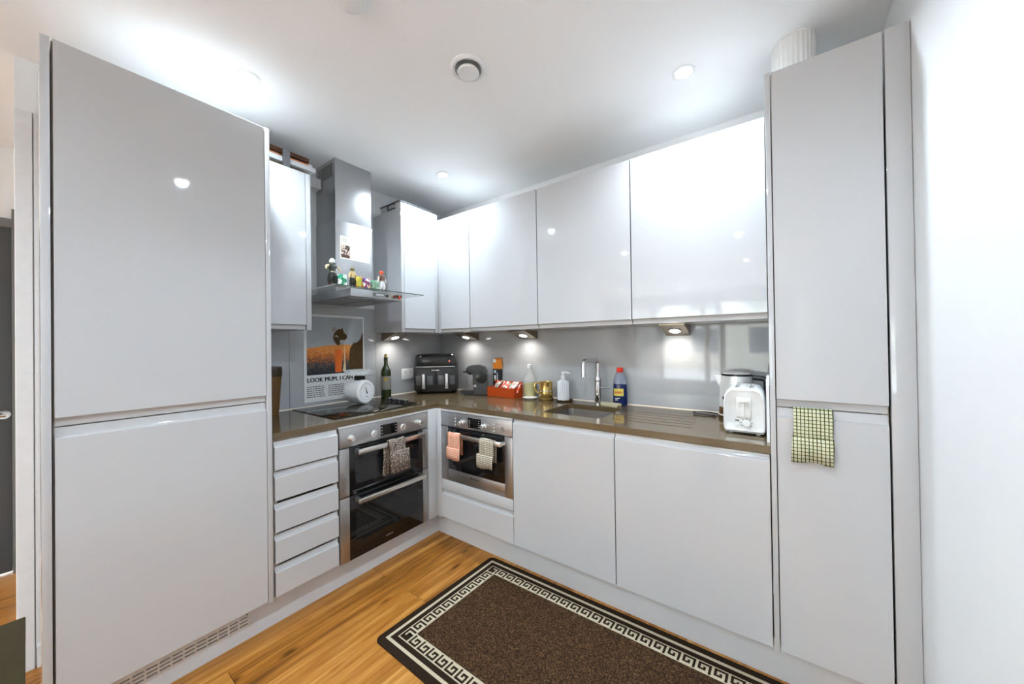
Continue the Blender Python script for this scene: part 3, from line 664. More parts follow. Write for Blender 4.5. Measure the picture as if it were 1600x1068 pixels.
# ---- socket
t = thing('wall_socket', 'white double wall socket on the glass splashback', 'socket', (-.62, .232, 1.035))
cb = MB('A'); pl_ = MB('A').box(.184, .300, .619, .6285, 1.034, 1.122, .003).build('plate', WHITE, t)
for q in (.214, .270):
    for dz, ds in ((.018, 0), (-.012, -.010), (-.012, .010)): cb.box(q+ds-.003, q+ds+.003, .61, .627, 1.070+dz-.006, 1.070+dz+.006)
    MB('A').box(q-.008, q+.008, .617, .620, 1.100, 1.114, .001).build('switch', WHITE, pl_)
carve([pl_], cb, t)
# ---- air fryer
t = thing('air_fryer', 'large black twin drawer air fryer with silver handles in the corner', 'air fryer', (-.372, .325, Z), math.radians(42.5), local=True)
def fryer_plan(w_, dep, z, k=1.0):
    P = []
    for i in range(40):
        a = 2*math.pi*i/40; c_, s_ = math.cos(a), math.sin(a)
        px = w_*abs(c_)**.45*(1 if c_ >= 0 else -1); py = abs(s_)**.6*(1 if s_ >= 0 else -1)
        if py > 0: px *= (1-.42*py)
        P.append((px*k, .135+dep*py*k, z))
    return P
b = MB(); V = b.quadgrid([fryer_plan(.172, .120, .0, .94), fryer_plan(.180, .128, .02), fryer_plan(.183, .130, .10), fryer_plan(.183, .130, .235), fryer_plan(.176, .124, .300), fryer_plan(.160, .112, .322), fryer_plan(.12, .09, .328)], True)
b.bm.faces.new(V[0][::-1]); b.bm.faces.new(V[-1]); b.build('body', BLACKG, t)
MB().box(-.155, .155, -.002, .02, .225, .305, .006).build('control_panel', mat('fryer_panel', (.02, .02, .021), .1, noise=None), t)
MB().box(-.158, .158, -.004, .012, .219, .2245, .001).build('trim_bar', STEELH, t)
MB().box(.108, .118, -.0035, -.001, .262, .272).build('power_mark', mat('red_mark', (.9, .12, .05), .5, emit=1.5), t, 0)
for i in range(7): MB().box(-.030+i*.0088, -.0235+i*.0088, -.0065, -.004, .190, .197).build('logo_mark', WHITEM, t, 0)
for sgn in (-1, 1):
    dr = MB().box(min(sgn*.004, sgn*.172), max(sgn*.004, sgn*.172), -.005, .02, .030, .215, .006).build('drawer', mat('drawer_black', (.022, .022, .023), .22, noise=None), t)
    MB().box(sgn*.092-.012, sgn*.092+.012, -.040, -.020, .045, .165, .004).box(sgn*.092-.008, sgn*.092+.008, -.022, -.004, .150, .163).box(sgn*.092-.008, sgn*.092+.008, -.022, -.004, .047, .060).build('handle', mat('handle_silver', (.62, .62, .62), .35, .7), dr)
    MB().box(min(sgn*.022, sgn*.070), max(sgn*.022, sgn*.070), -.0065, -.004, .075, .150, .002).build('window', mat('fryer_window', (.10, .10, .10), .15, noise=(20, .3)), dr)
    MB().box(min(sgn*.114, sgn*.156), max(sgn*.114, sgn*.156), -.0065, -.004, .075, .150, .002).build('window', MATS['fryer_window'], dr)
# ---- capsule coffee machine
t = thing('coffee_machine', 'small black capsule coffee machine beside the air fryer', 'coffee machine', (-.060, .468, Z), math.atan2(-.59, -.807), local=True)
prof = [(-.10, .012), (-.095, .19), (-.078, .222), (-.03, .238), (.03, .236), (.062, .222), (.070, .20), (.066, .19), (.025, .185), (.012, .17), (.012, .012)]
b = MB(); V = b.quadgrid([[(p, q*.055, z) for p, z in prof] for q in (-1, 1)], True)
b.bm.faces.new(V[0]); b.bm.faces.new(V[1][::-1])
bmesh.ops.bevel(b.bm, geom=[e for e in b.bm.edges if abs(e.verts[0].co.y-e.verts[1].co.y) < 1e-6], offset=.008, segments=2, affect='EDGES')
b.build('body', mat('machine_grey', (.045, .045, .047), .22, noise=None), t)
MB().box(-.102, .015, -.05, .05, 0, .014, .003).build('base', BLACK, t)
MB().prism([(.012, .0), (.085, .0), (.112, .020), (.116, .036), (.012, .036)], -.042, .042, 1).build('drip_tray', BLACKG, t)
MB().box(.012, .030, -.026, .026, .075, .12, .002).build('front_label', mat('machine_label', '#8d8670', .6), t)
MB().lathe([(.032, -.040), (.037, -.03), (.037, .03), (.032, .040)], (.036, 0, .196), 24, 1).build('brew_head', BLACKG, t)
MB().tube([(.060, -.03, .185), (.095, 0, .180), (.060, .03, .185)], .006, 6).build('lever', BLACK, t)
for q in (-1, 1):
    MB().lathe([(.047, 0), (.047, q*.006), (.042, q*.008)], (-.050, q*.054, .140), 32, 1).build('side_disc', BLACKG, t)
    MB().lathe([(.011, 0), (.011, q*.002)], (.0, q*.0555, .075), 16, 1).build('badge', mat('badge_grey', (.4, .4, .4), .4), t)
# ---- orange tray with packets, carton behind it
t = thing('snack_tray', 'orange open tray filled with snack packets', 'tray', (.195, .538, Z), math.radians(-5), local=True)
OR = mat('tray_orange', '#b9440d', .45, noise=(20, .1))
b = MB().box(-.138, .138, -.072, .030, 0, .006)
b.box(-.138, .138, -.072, -.068, .006, .070).box(-.138, -.134, -.068, .030, .006, .070)
b.prism([(.030, .006), (-.068, .006), (-.068, .070), (.0, .088), (.030, .092)], .134, .138, 0)
b.box(-.134, .134, .026, .030, .006, .110).build('tray', OR, t, 0)
MB().box(-.15, .135, .020, .026, .098, .112, .002).build('lid_edge', mat('tray_lip', '#cf5a22', .5), t)
random.seed(11)
PK = [spot_mat('packet_%d' % i, c, 60, .35) for i, c in enumerate((('#e8e0dc', '#d9cfc8', '#c86a5a', '#f2ece8'), ('#e2604a', '#efd8d0', '#c9402c'), ('#e9e6e0', '#8fa08a', '#efe9e2', '#d98a70'), ('#f0e8e0', '#e0d4cc', '#e9a08c')))]
for i in range(10):
    q = MB(); px, py = -.10+.026*i, -.012+.018*math.sin(i*2.1)
    rows = []
    for a in range(7):
        r_ = []
        for c_ in range(6):
            u, v = a/6-.5, c_/5-.5
            r_.append((u*.055, v*.075, .008*math.cos(u*math.pi)*math.cos(v*math.pi)+random.uniform(-.002, .002)))
        rows.append(r_)
    V = q.quadgrid(rows)
    low = [[(p.co.x, p.co.y, -p.co.z) for p in r_] for r_ in V]; q.quadgrid(low); bmesh.ops.remove_doubles(q.bm, verts=q.bm.verts, dist=.0012)
    px, py = Matrix.Rotation(math.radians(-5), 2) @ Vector((px, py))
    o = q.build('snack_packet', PK[i % 4] if i not in (0, 3) else PK[1], None, 60)
    o.location = (.195+px, .530+py, Z+.068+.012*(i % 3)); o.rotation_euler = (math.radians(60-12*(i % 3)), random.uniform(-.3, .3), random.uniform(-.5, .5))
    tag(o, 'small printed snack packet heaped in the orange tray', 'packet', 'snack packets in the orange tray')
t = thing('carton', 'tall black and orange carton standing behind the orange tray', 'carton', (.062, .598, Z), math.radians(4), local=True)
MB().box(-.033, .033, -.018, .018, 0, .20, .0015).build('lower_box', mat('carton_black', '#1d1d1f', .5), t)
MB().prism([(-.018, .20), (.018, .20), (.018, .288), (-.010, .280), (-.018, .262)], -.033, .033, 0).build('upper_flap', mat('carton_orange', '#d07a1e', .5, noise=(60, .25)), t, 0)
MB().box(-.030, -.004, -.0188, -.0175, .252, .280).build('barcode', mat('carton_white', '#c9d4d8', .6), t, 0)
for i, (a, c) in enumerate(((.168, .19), (.120, .15), (.105, .115))): MB().box(-.022, -.004, -.0186, -.0178, a, c).build('print', MATS['carton_white'], t, 0)
MB().box(.006, .012, -.0186, -.0178, .10, .17).build('print', MATS['carton_white'], t, 0)
# ---- glass carafe, saucer, tankard, soap
def revolve(name, prof, m, par, n=32): return MB().lathe(prof, n=n).build(name, m, par)
t = thing('glass_carafe', 'clear glass carafe with pale yellow drink inside', 'carafe', (.385, .578, Z), local=True)
GL2 = mat('thin_glass', (.9, .92, .92), .03, noise=None, alpha=.16)
revolve('glass', [(.046, .0), (.048, .004), (.048, .115), (.042, .140), (.022, .170), (.019, .19), (.019, .215), (.022, .22)], GL2, t)
revolve('drink', [(.044, .006), (.0455, .01), (.0455, .105)], mat('yellow_drink', '#b9ad62', .2, noise=(40, .25)), t)
revolve('stopper', [(.016, .212), (.017, .225), (.017, .243), (.012, .247)], mat('stopper_white', (.78, .78, .78), .3), t)
b = MB()
for i in range(10):
    for j in range(5): b.box(-.0008, .0008, -.0489, -.0478, .03+j*.016, .038+j*.016)
t2 = thing('saucer', 'small white saucer in front of the glass carafe', 'saucer', (.435, .500, Z), local=True); b.bm.free()
revolve('dish', [(.030, 0), (.034, .003), (.052, .011), (.054, .013), (.050, .013), (.032, .006)], WHITE, t2)
revolve('foot_ring', [(.026, 0), (.030, .001), (.030, .004)], WHITE, t2)
GOLD = mat('gold_lustre', (.62, .42, .14), .16, .85, noise=(25, .35))
t = thing('tankard', 'gold lustre tankard with a curled handle beside the soap', 'mug', (.555, .530, Z), math.radians(36), local=True)
revolve('base_ring', [(.050, 0), (.053, .004), (.053, .012), (.046, .020)], mat('gold_dark', (.30, .19, .06), .25, .8), t)
revolve('cup', [(.040, .018), (.048, .030), (.050, .050), (.044, .085), (.046, .115), (.048, .128), (.045, .128), (.041, .085), (.046, .05), (.02, .03)], GOLD, t)
MB().tube([(-.043, 0, .115), (-.062, 0, .125), (-.080, 0, .112), (-.082, 0, .085), (-.070, 0, .060), (-.050, 0, .045)], [.006, .006, .006, .006, .005, .005], 10).build('handle', GOLD, t)
MB().lathe([(.0475, .060), (.049, .064), (.0475, .068)], n=32, caps=False).build('band', mat('silver_band', (.7, .7, .68), .2, 1), t)
t = thing('soap_tray', 'round dark tray under the white soap bottle', 'tray', (.690, .548, Z), local=True)
revolve('plate', [(.052, 0), (.056, .003), (.060, .012), (.057, .012), (.052, .006)], mat('tray_bronze', '#5a4a36', .3, .3), t)
revolve('inner_plate', [(.030, .0061), (.050, .0066), (.0505, .0062)], mat('tray_bronze_inner', '#4c3e2c', .35, .3), t)
t = thing('soap_dispenser', 'white ribbed soap dispenser with pump beside the tankard', 'dispenser', (.684, .545, Z+.0068), local=True)
b = MB().lathe([(.033, 0), (.036, .003), (.036, .125), (.033, .131), (.015, .138), (.014, .15)], n=36, ribs=1, ribd=.14); b.build('bottle', mat('soap_white', (.72, .73, .76), .35), t, 0)
revolve('collar', [(.015, .148), (.0165, .15), (.0165, .168), (.011, .170)], WHITE, t)
MB().lathe([(.006, .168), (.006, .185), (.012, .186), (.012, .194)], n=16).tube([(0, 0, .190), (.022, .012, .190), (.042, .022, .184)], [.007, .006, .004], 8).build('pump', WHITE, t)
# ---- tap
t = thing('kitchen_tap', 'tall chrome kitchen tap with a square bent spout', 'tap', (.930, .563, Z))
def bend(pts, r, n=5):
    out = [Vector(pts[0])]
    for i in range(1, len(pts)-1):
        a, b_, c_ = Vector(pts[i-1]), Vector(pts[i]), Vector(pts[i+1])
        p0 = b_+(a-b_).normalized()*r; p1 = b_+(c_-b_).normalized()*r
        for k in range(n+1):
            u = k/n; out.append(p0*(1-u)**2+b_*2*u*(1-u)+p1*u*u)
    return out+[Vector(pts[-1])]
MB().lathe([(.026, Z), (.026, Z+.006), (.022, Z+.008), (.022, 1.062)], (.93, .563, 0), 28).build('column', CHROME, t)
MB().lathe([(.0225, 1.062), (.0235, 1.064), (.0235, 1.088), (.0225, 1.09), (.015, 1.091)], (.93, .563, 0), 28).build('collar', mat('collar_satin', (.8, .8, .8), .25, 1, noise=None), t)
MB().tube(bend([(.93, .563, 1.085), (.93, .563, 1.205), (.91, .385, 1.205), (.91, .385, 1.105)], .028), .0145, 16).build('spout', CHROME, t)
MB().tube([(.93, .563, 1.022), (.975, .545, 1.026), (1.035, .525, 1.030)], [.006, .004, .0035], 8).build('lever', CHROME, t)
# ---- sponge cloth, washing up liquid
t = thing('sponge', 'cream folded sponge cloth beside the tap', 'sponge', (1.026, .535, Z), math.radians(-14), local=True)
b = MB().box(-.062, .062, -.03, .03, 0, .018, .006, 3)
for v in b.bm.verts: v.co.z += .012*max(0, math.cos(v.co.x*28))*(1 if v.co.z > .009 else 0)
b.build('pad', mat('sponge_cream', '#b9b094', .9, bump=(200, .6)), t)
MB().box(-.05, .066, -.034, -.026, 0, .006, .002).build('fold', MATS['sponge_cream'], t)
t = thing('dish_soap', 'blue washing up liquid bottle with a red cap', 'bottle', (1.070, .583, Z), math.radians(18), local=True)
def oval(prof, m, nm, sx=1, sy=.62):
    b = MB(); V = b.quadgrid([[(r*sx*math.cos(2*math.pi*k/32), r*sy*math.sin(2*math.pi*k/32), z) for k in range(32)] for r, z in prof], True)
    b.bm.faces.new(V[0][::-1]); b.bm.faces.new(V[-1]); return b.build(nm, m, t)
BLUE = mat('soap_blue', (.004, .015, .09), .15, spec=.6, noise=None)
oval([(.040, 0), (.044, .006), (.044, .06), (.042, .11), (.041, .136)], BLUE, 'liquid_body')
oval([(.0408, .136), (.038, .165), (.028, .195), (.020, .210)], mat('soap_clear', (.30, .33, .42), .08, noise=None, alpha=.75), 'shoulder')
oval([(.020, .210), (.0205, .214), (.0195, .236), (.015, .240)], mat('cap_red', '#e0331a', .35), 'cap', sy=.9)
lb = MB(); rows = []
for z in (.062, .108):
    rows.append([(.0446*math.sin(a)*.98, -.0446*.62*math.cos(a)-.0008, z) for a in [math.radians(-58+8*i) for i in range(12)]])
lb.quadgrid(rows); o = lb.build('label', mat('soap_label', '#d8c35a', .5), t)
text('label_text', 'FAIRY', .018, mat('label_red', '#d02a22', .5, noise=None), t, -.031, .078, -.0292, 'B', bold=.0008, width=.046)
for a, c in ((.045, .03), (.035, .018)): MB().box(-.030, -.030+c, -.0290, -.0270, a, a+.004).build('print', WHITEM, t, 0)
# ---- kettle
t = thing('kettle', 'steel jug kettle with black lid rim and handle behind the toaster', 'kettle', (1.708, .500, Z), math.radians(-8), local=True)
KS = mat('kettle_steel', (.78, .78, .77), .2, .35, noise=None)
revolve('base', [(.082, 0), (.084, .004), (.084, .018), (.080, .020)], mat('kettle_base_brown', '#5a4326', .35), t)
revolve('lower_band', [(.0815, .021), (.082, .022), (.081, .062), (.0805, .063)], mat('kettle_bronze', '#77582f', .3, .5), t)
revolve('ring', [(.0825, .0195), (.0842, .0205), (.0842, .024), (.0825, .025)], WHITE, t)
revolve('body', [(.0812, .063), (.080, .10), (.074, .17), (.069, .222)], KS, t)
revolve('lid_rim', [(.066, .220), (.0705, .222), (.0705, .228), (.066, .231)], BLACKG, t)
revolve('lid', [(.064, .229), (.058, .236), (.03, .241), (.004, .242)], mat('lid_white', (.75, .75, .75), .2, .3), t)
MB().prism([(-.068, .145), (-.062, .224), (-.098, .224)], -.020, .020, 1).build('spout', KS, t, 0)
MB().tube(bend([(.064, 0, .215), (.125, 0, .212), (.128, 0, .14), (.118, 0, .060), (.078, 0, .050)], .02), .010, 10, flat=1.3).build('handle', BLACK, t)
b = MB().lathe([(.009, 0), (.009, -.002)], (0, 0, 0), 18, 1); b.build('badge', mat('badge_dark', '#20303a', .3), t, xf=Matrix.Rotation(math.radians(-10), 4, 'Z') @ Matrix.Translation((-.028, -.0755, .110)))
t = thing('power_cord', 'thin black power cord looped behind the kettle', 'cord', (1.58, .52, Z))
MB().tube(bend([(1.606, .50, Z+.006), (1.56, .505, Z+.005), (1.50, .51, Z+.008), (1.50, .545, Z+.010), (1.56, .54, Z+.014), (1.62, .56, Z+.006), (1.66, .60, Z+.006)], .014), .0036, 8).build('cable', BLACK, t)
MB().tube([(1.598, .50, Z+.006), (1.612, .50, Z+.006)], .0055, 8).build('cable_boot', BLACK, t)
# ---- toaster
t = thing('toaster', 'white two slice toaster with a browning dial in front of the kettle', 'toaster', (1.7555, .275, Z), local=True)
WT = mat('toaster_white', (.80, .80, .79), .25, coat=.3)
pl = []
for hw, z in ((.070, .012), (.075, .020), (.076, .034)): pl.append((hw, z))
sec = [(-.068, .012), (.068, .012), (.0745, .020), (.0755, .05), (.075, .13), (.070, .165), (.060, .185), (.044, .194), (0, .196), (-.044, .194), (-.060, .185), (-.070, .165), (-.075, .13), (-.0755, .05), (-.0745, .020)]
b = MB(); rows = []
for y, k in ((-.128, .86), (-.134, .93), (-.132, .97), (-.122, 1.0), (.112, 1.0), (.122, .97), (.126, .90)):
    rows.append([(p*k, y, .10+(z-.10)*k) for p, z in sec])
V = b.quadgrid(rows, True); b.bm.faces.new(V[0]); b.bm.faces.new(V[-1][::-1]); bod = b.build('body', WT, t, 50)
MB().box(-.070, .070, -.120, .115, .006, .030, .004).build('base_band', WT, t)
cb = MB()
for q in (-.027, .027): cb.box(q-.009, q+.009, -.075, .085, .12, .25)
carve([bod], cb, t)
fp = MB().box(-.026, .026, -.1375, -.132, .075, .158, .003).build('lever_plate', WT, bod)
carve([fp, bod], MB().box(-.0018, .0018, -.15, -.11, .082, .152), t)
MB().box(-.020, .020, -.158, -.138, .140, .150, .004).build('lever', WT, t)
MB().lathe([(.015, 0), (.015, -.010), (.012, -.013)], (.010, -.1335, .050), 24, 1).build('dial', WT, t)
for i in range(7):
    a = math.radians(-30+40*i); MB().box(.010+.020*math.cos(a)-.0015, .010+.020*math.cos(a)+.0015, -.1352, -.133, .050+.020*math.sin(a)-.0015, .050+.020*math.sin(a)+.0015).build('mark', DARKG, bod, 0)
MB().lathe([(.008, 0), (.008, -.006)], (-.024, -.1335, .046), 16, 1).build('button', WT, t)
MB().box(-.031, -.017, -.1352, -.133, .058, .062).build('mark', DARKG, bod, 0)
for q in (-.05, .05):
    for y in (-.10, .095): MB().lathe([(.008, 0), (.010, .008)], (q, y, 0), 12).build('foot', WHITE, t)
t = thing('chopping_board', 'thin white board standing on edge beside the toaster', 'board', (1.8405, .20, Z))
b = MB().prism([(.06, Z), (.34, Z), (.34, 1.14), (.32, 1.16), (.10, 1.16), (.07, 1.14)], 1.8355, 1.8455, 0); brd = b.build('panel', WHITE, t, 0)
carve([brd], MB().box(1.82, 1.86, .16, .24, 1.125, 1.145), t)

# ================================================================== TOWELS
def towel(run, s0, s1, pts, m, name_label, group=None, th=.004, wav=.004, seed=1, tiers=()):
    """cloth hanging over a bar: pts = (d, z) path of its middle, tiers = extra folds on top"""
    rnd = random.Random(seed)
    sc = (s0+s1)/2; t = thing('tea_towel', name_label, 'towel', W(run, sc, pts[0][0], min(p[1] for p in pts)), group=group)
    def sheet(nm, pp, a0, a1, ph):
        mb = MB(run); n = 14; rows = []
        for i, (d, z) in enumerate(pp):
            fr = i/(len(pp)-1)
            rows.append([(a0+(a1-a0)*(k/n-.5+.5)+.004*math.sin(fr*5+ph)*fr, d-wav*math.sin(k/n*9+ph)*fr-wav*.5*math.sin(k*2.3+ph*3)*fr, z-.004*math.sin(k/n*7+ph*2)*fr) for k in range(n+1)])
        mb.quadgrid(rows); o = mb.build(nm, m, t, 80)
        md = o.modifiers.new('thick', 'SOLIDIFY'); md.thickness = th; md.offset = 0
    sheet('drape', pts, s0, s1, seed)
    for q, (a0, a1, pp) in enumerate(tiers): sheet('fold', pp, a0, a1, seed+1.7*(q+1))
    return t
GREY = dots_mat('grey_dotted_cloth', '#6a5d54', '#cfc3b6', 130, .33)
towel('A', -.412, -.300, [(-.028, .60), (-.030, .68), (-.030, .745), (-.036, .760), (-.045, .764), (-.056, .760), (-.060, .745), (-.062, .66), (-.064, .575)], GREY, 'grey dotted tea towel on the upper oven handle', seed=2, wav=.005,
      tiers=[(-.405, -.282, [(-.066, .698), (-.071, .69), (-.074, .64), (-.076, .575)]), (-.432, -.395, [(-.030, .74), (-.03, .66), (-.026, .56)])])
ORC = check_mat('orange_check_cloth', '#c4633f', '#e2c4ae', 95, 95, .30, 'X')
towel('B', .170, .272, [(-.030, .62), (-.030, .72), (-.036, .752), (-.045, .756), (-.056, .752), (-.060, .735), (-.061, .67), (-.061, .645)], ORC, 'orange checked tea towel on the compact oven handle', seed=3, wav=.003,
      tiers=[(.168, .283, [(-.064, .668), (-.071, .66), (-.073, .62), (-.069, .592)])])
GRC = check_mat('grey_check_cloth', '#4e463f', '#c4b9a6', 95, 95, .38, 'X')
towel('B', .433, .545, [(-.030, .62), (-.030, .72), (-.036, .752), (-.045, .756), (-.056, .752), (-.060, .735), (-.061, .67), (-.061, .645)], GRC, 'grey checked tea towel on the compact oven handle', seed=4, wav=.003,
      tiers=[(.425, .548, [(-.064, .668), (-.071, .66), (-.073, .62), (-.069, .588)])])
GNC = check_mat('green_check_cloth', '#d2ceb4', '#39411f', 92, 80, .24, 'X', second='#6f7636')
towel('B', 1.914, 2.022, [(.016, 1.066), (.006, 1.070), (-.004, 1.066), (-.008, 1.04), (-.009, .99), (-.010, .93)], GNC, 'green and cream checked tea towel on the tall unit door', seed=5, wav=.003,
      tiers=[(1.910, 2.025, [(-.012, .968), (-.018, .962), (-.020, .93), (-.017, .880)])])

# ================================================================== RUG
def rug_mat():
    m = mat('rug_brown_pile', '#3d2b1c', .95, spec=.1, noise=None); nt = m.node_tree; b = nt.nodes['Principled BSDF']
    tc = N(nt, 'ShaderNodeTexCoord'); n1 = N(nt, 'ShaderNodeTexNoise'); n1.inputs['Scale'].default_value = 170; n1.inputs['Detail'].default_value = 5; n1.inputs['Roughness'].default_value = .75
    nt.links.new(tc.outputs['Object'], n1.inputs['Vector'])
    r = N(nt, 'ShaderNodeValToRGB'); e = r.color_ramp.elements; e[0].position = .36; e[0].color = C('#1e1510'); e[1].position = .66; e[1].color = C('#7a5a3c'); e.new(.5).color = C('#3c2a1c')
    nt.links.new(n1.outputs[0], r.inputs[0]); nt.links.new(r.outputs[0], b.inputs['Base Color'])
    bp = N(nt, 'ShaderNodeBump'); bp.inputs['Strength'].default_value = 1; bp.inputs['Distance'].default_value = .004
    nt.links.new(n1.outputs[0], bp.inputs['Height']); nt.links.new(bp.outputs[0], b.inputs['Normal']); return m
RG = rug_mat(); RD = mat('rug_dark_border', '#2a1f16', .95, spec=.1, noise=(400, .3), bump=(600, .6)); RC = mat('rug_cream', '#b9ab92', .95, spec=.1, noise=(400, .25), bump=(600, .6))
t = thing('rug', 'brown rug with a cream Greek key border on the oak floor', 'rug', (1.15, -.35, 0))
Q = [Vector((.403, -.739, 0)), Vector((1.93, -.752, 0)), Vector((1.95, .053, 0)), Vector((.437, .042, 0))]
RL, RW = 1.52, .79
def rp(u, v, z):
    a, b_ = u/RL, v/RW
    p = Q[0]*(1-a)*(1-b_)+Q[1]*a*(1-b_)+Q[2]*a*b_+Q[3]*(1-a)*b_
    return (p.x, p.y, z)
def rslab(nm, u0, u1, v0, v1, z, m, bm_=None):
    b = bm_ or MB(); zz = 0.0
    V = b.quadgrid([[rp(u0, v0, h), rp(u1, v0, h), rp(u1, v1, h), rp(u0, v1, h)] for h in (zz, z)], True); b.bm.faces.new(V[0][::-1]); b.bm.faces.new(V[1])
    return b
b = MB(); out = rrect(0, RL, 0, RW, .03, 6)
V = b.quadgrid([[rp(x, y, 0) for x, y in out], [rp(x, y, .005) for x, y in out], [rp(.004+x*(RL-.008)/RL, .004+y*(RW-.008)/RW, .008) for x, y in out]], True); b.bm.faces.new(V[0][::-1]); b.bm.faces.new(V[2])
b.build('border', RD, t, 0)
def ring(nm, o_, i_, z, m):
    b = MB()
    for u0, u1, v0, v1 in ((o_, RL-o_, o_, i_), (o_, RL-o_, RW-i_, RW-o_), (o_, i_, i_, RW-i_), (RL-i_, RL-o_, i_, RW-i_)): rslab(nm, u0, u1, v0, v1, z, m, b)
    b.build(nm, m, t, 0)
ring('cream_line', .034, .048, .0084, RC)
ring('key_band', .072, .130, .0084, RC)
rslab('pile_field', .130, RL-.130, .130, RW-.130, .0086, RG).build('pile_field', RG, t, 0)
KEY = ["#####.", "#...#.", "#.#.#.", "#.###.", "#....."]
b = MB()
o_, i_ = .0775, .1245; cell = (i_-o_)/5
for side in range(4):
    L_ = (RL if side % 2 == 0 else RW)-2*o_
    n = round(L_/(cell*6)); cu = L_/(n*6)
    for k in range(n):
        for r_ in range(5):
            c_ = 0
            while c_ < 6:
                if KEY[r_][c_] == '#':
                    e_ = c_
                    while e_ < 6 and KEY[r_][e_] == '#': e_ += 1
                    a0, a1 = o_+(k*6+c_)*cu, o_+(k*6+e_)*cu; w0, w1 = o_+r_*cell, o_+(r_+1)*cell
                    if k == n-1 and False: pass
                    if side == 0: rslab('', a0, a1, w0, w1, .0088, RD, b)
                    elif side == 2: rslab('', RL-a1, RL-a0, RW-w1, RW-w0, .0088, RD, b)
                    elif side == 1: rslab('', RL-w1, RL-w0, a0, a1, .0088, RD, b)
                    else: rslab('', w0, w1, RW-a1, RW-a0, .0088, RD, b)
                    c_ = e_
                else: c_ += 1
o = b.build('key_pattern', RD, t, 0); o['kind'] = 'stuff'

# ================================================================== ON THE HOOD SHELF
HZ = 1.656
def can(s, d, r, h, cols, lab, sc=70):
    t = thing('printed_can', lab, 'can', W('A', s, d, HZ), local=True)
    MB().lathe([(r*.9, 0), (r, .003), (r, h-.004), (r*.92, h)], n=24).build('side', spot_mat('can_'+cols[1][1:], cols, sc, .4), t)
    MB().lathe([(r*.92, h), (r*.88, h+.001), (r*.86, h-.002)], n=24).build('rim', STEELH, t)
can(-.588, .12, .026, .068, ('#d9dcd4', '#1f8f6e', '#eef0ea', '#1a7a52'), 'green and white printed can on the hood shelf')
can(-.488, .12, .022, .070, ('#a8a032', '#c9b040', '#e07a20', '#b0a03c'), 'yellow and orange printed can on the hood shelf')
can(-.444, .12, .028, .066, ('#e4dcd4', '#55308a', '#d8a030', '#7a2a4a'), 'purple and white printed can on the hood shelf')
can(-.384, .12, .026, .060, ('#8fa890', '#5f9a78', '#a8b4a0', '#6a8a70'), 'pale green printed can on the hood shelf')
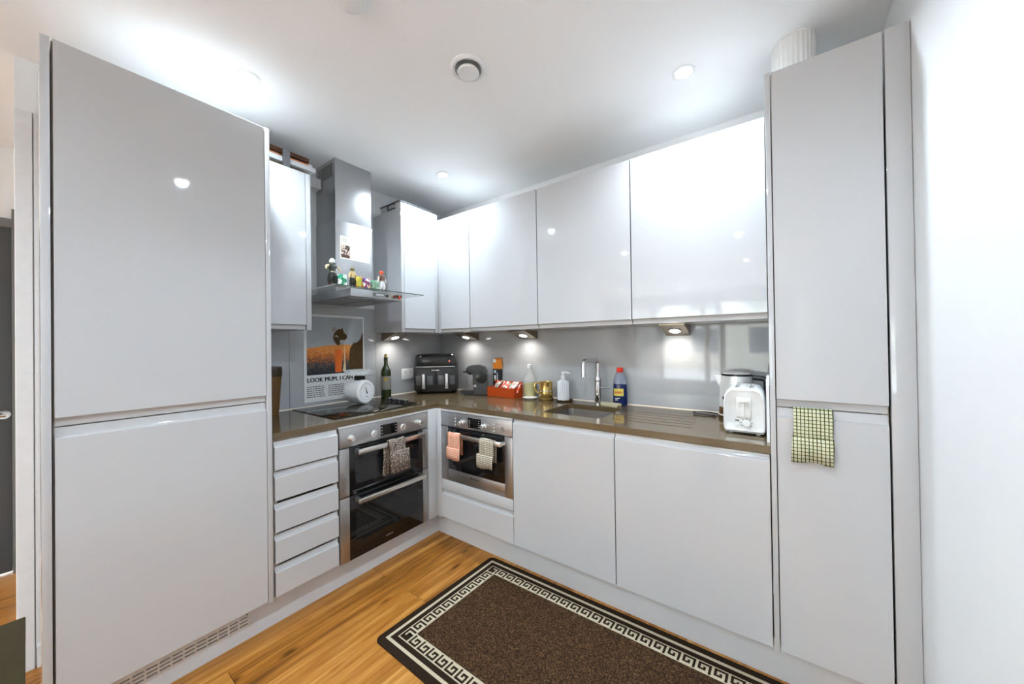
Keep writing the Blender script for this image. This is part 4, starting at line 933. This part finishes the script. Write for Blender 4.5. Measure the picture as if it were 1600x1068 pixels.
def figurine(s, d, hgt, pose, cols, lab, hat=None):
    t = thing('figurine', lab, 'figurine', W('A', s, d, HZ), math.radians(10), local=True)
    k = hgt
    J = {'pel': (0, 0, .48), 'chest': (0, 0, .68), 'neck': (0, 0, .80), 'head': (.01, 0, .90)}
    E_ = [('pel', 'chest'), ('chest', 'neck'), ('neck', 'head')]
    R_ = {'pel': .085, 'chest': .10, 'neck': .045, 'head': .085}
    for sg, nm in ((-1, 'l'), (1, 'r')):
        J['hip'+nm] = (0, sg*.07, .44); J['knee'+nm] = (.03, sg*pose['st'], .25); J['foot'+nm] = (0, sg*pose['st']*1.15, .03); J['toe'+nm] = (.08, sg*pose['st']*1.2, .02)
        J['sh'+nm] = (0, sg*.13, .74); J['el'+nm] = (.02, sg*pose['el'][0], pose['el'][1]); J['ha'+nm] = (.06, sg*pose['ha'][0], pose['ha'][1])
        E_ += [('pel', 'hip'+nm), ('hip'+nm, 'knee'+nm), ('knee'+nm, 'foot'+nm), ('foot'+nm, 'toe'+nm), ('chest', 'sh'+nm), ('sh'+nm, 'el'+nm), ('el'+nm, 'ha'+nm)]
        for a, r in (('hip', .085), ('knee', pose.get('kw', .065)), ('foot', .045), ('toe', .03), ('sh', .06), ('el', .045), ('ha', .04)): R_[a+nm] = r
    names = list(J); me = bpy.data.meshes.new('fig'); me.from_pydata([tuple(c*k for c in J[n]) for n in names], [(names.index(a), names.index(b_)) for a, b_ in E_], [])
    o = bpy.data.objects.new('tmp', me); COL.objects.link(o)
    sk = o.modifiers.new('s', 'SKIN'); o.modifiers.new('u', 'SUBSURF').levels = 1
    for n, v in zip(names, me.skin_vertices[0].data): v.radius = (R_[n]*k, R_[n]*k); v.use_root = (n == 'pel')
    bpy.context.view_layer.update()
    m2 = bpy.data.meshes.new_from_object(o.evaluated_get(bpy.context.evaluated_depsgraph_get())); bpy.data.objects.remove(o); m2.name = 'body'
    m2.materials.clear()
    for i, c in enumerate(cols): m2.materials.append(mat('fig_'+c[1:], c, .5))
    zmin = min(v.co.z for v in m2.vertices)
    for v in m2.vertices: v.co.z -= zmin
    for p in m2.polygons:
        z = p.center.z/k; p.material_index = 3 if z < .09 else (0 if z < .50 else (1 if z < .80 and abs(p.center.y) < .17*k else 2)); p.use_smooth = True
    ob = bpy.data.objects.new('body', m2); COL.objects.link(ob); ob.parent = t
    MB().lathe([(.10*k, .86*k), (.105*k, .92*k), (.09*k, .98*k), (.04*k, 1.02*k)], (0, 0, 0), 14).build('hair', mat('fig_hair_'+hat[1:], hat, .7), t)
    MB().lathe([(.105*k, .49*k), (.112*k, .50*k), (.105*k, .53*k)], n=14, caps=False).build('belt', mat('fig_belt', '#b8a890', .6), t)
    return t
figurine(-.640, .125, .150, dict(st=.11, el=(.26, .70), ha=(.30, .56), kw=.12), ('#26261f', '#3a3f34', '#d8c49a', '#5a2a1c'), 'small figurine with white hair and dark trousers on the hood shelf', '#d8d6d0')
figurine(-.526, .118, .118, dict(st=.09, el=(.20, .60), ha=(.24, .46), kw=.10), ('#2a2b20', '#d2b27a', '#d8b98a', '#2a2b20'), 'small figurine with olive hair and tan shirt on the hood shelf', '#6d6638')
figurine(-.335, .118, .128, dict(st=.10, el=(.21, .60), ha=(.25, .44), kw=.13), ('#d8d6d2', '#6a4a3a', '#d8c8b8', '#c9c4bc'), 'small figurine with red hat and white trousers on the hood shelf', '#e0512a')

# ================================================================== OTHER THINGS
t = thing('ribbed_jar', 'large white ribbed jar with a stick on top of the tall narrow unit', 'jar', (1.945, .20, DT+.002), local=True)
b = MB().lathe([(.066, 0), (.070, .004), (.071, .196), (.072, .200)], n=56, ribs=1, ribd=.03); b.build('jar', mat('jar_white', (.74, .74, .73), .3), t, 0)
MB().lathe([(.071, .196), (.0755, .198), (.0755, .203), (.069, .204)], n=40).build('rim', WHITE, t)
MB().tube([(.0, .01, .10), (.042, .0, .2035)], .0035, 8).build('stick', mat('stick_grey', '#b9b7b2', .7), t)
t = thing('dining_table', 'dark olive brown dining table beside the fridge unit', 'table', (1.1, -2.1, 0))
TB = mat('table_brown', '#2c240c', .55, spec=.2, noise=(40, .2))
MB().box(.565, 1.45, -2.55, -1.6555, .722, .75, .002).build('table_top', TB, t)
for x in (.62, 1.40):
    for y in (-2.50, -1.71): MB().box(x-.025, x+.025, y-.025, y+.025, 0, .7215, .003).build('leg', mat('table_leg', '#2c2718', .5), t)
MB().box(.62, 1.40, -2.49, -2.47, .65, .7215).box(.62, 1.40, -1.74, -1.72, .65, .7215).build('apron', MATS['table_leg'], t, 0)
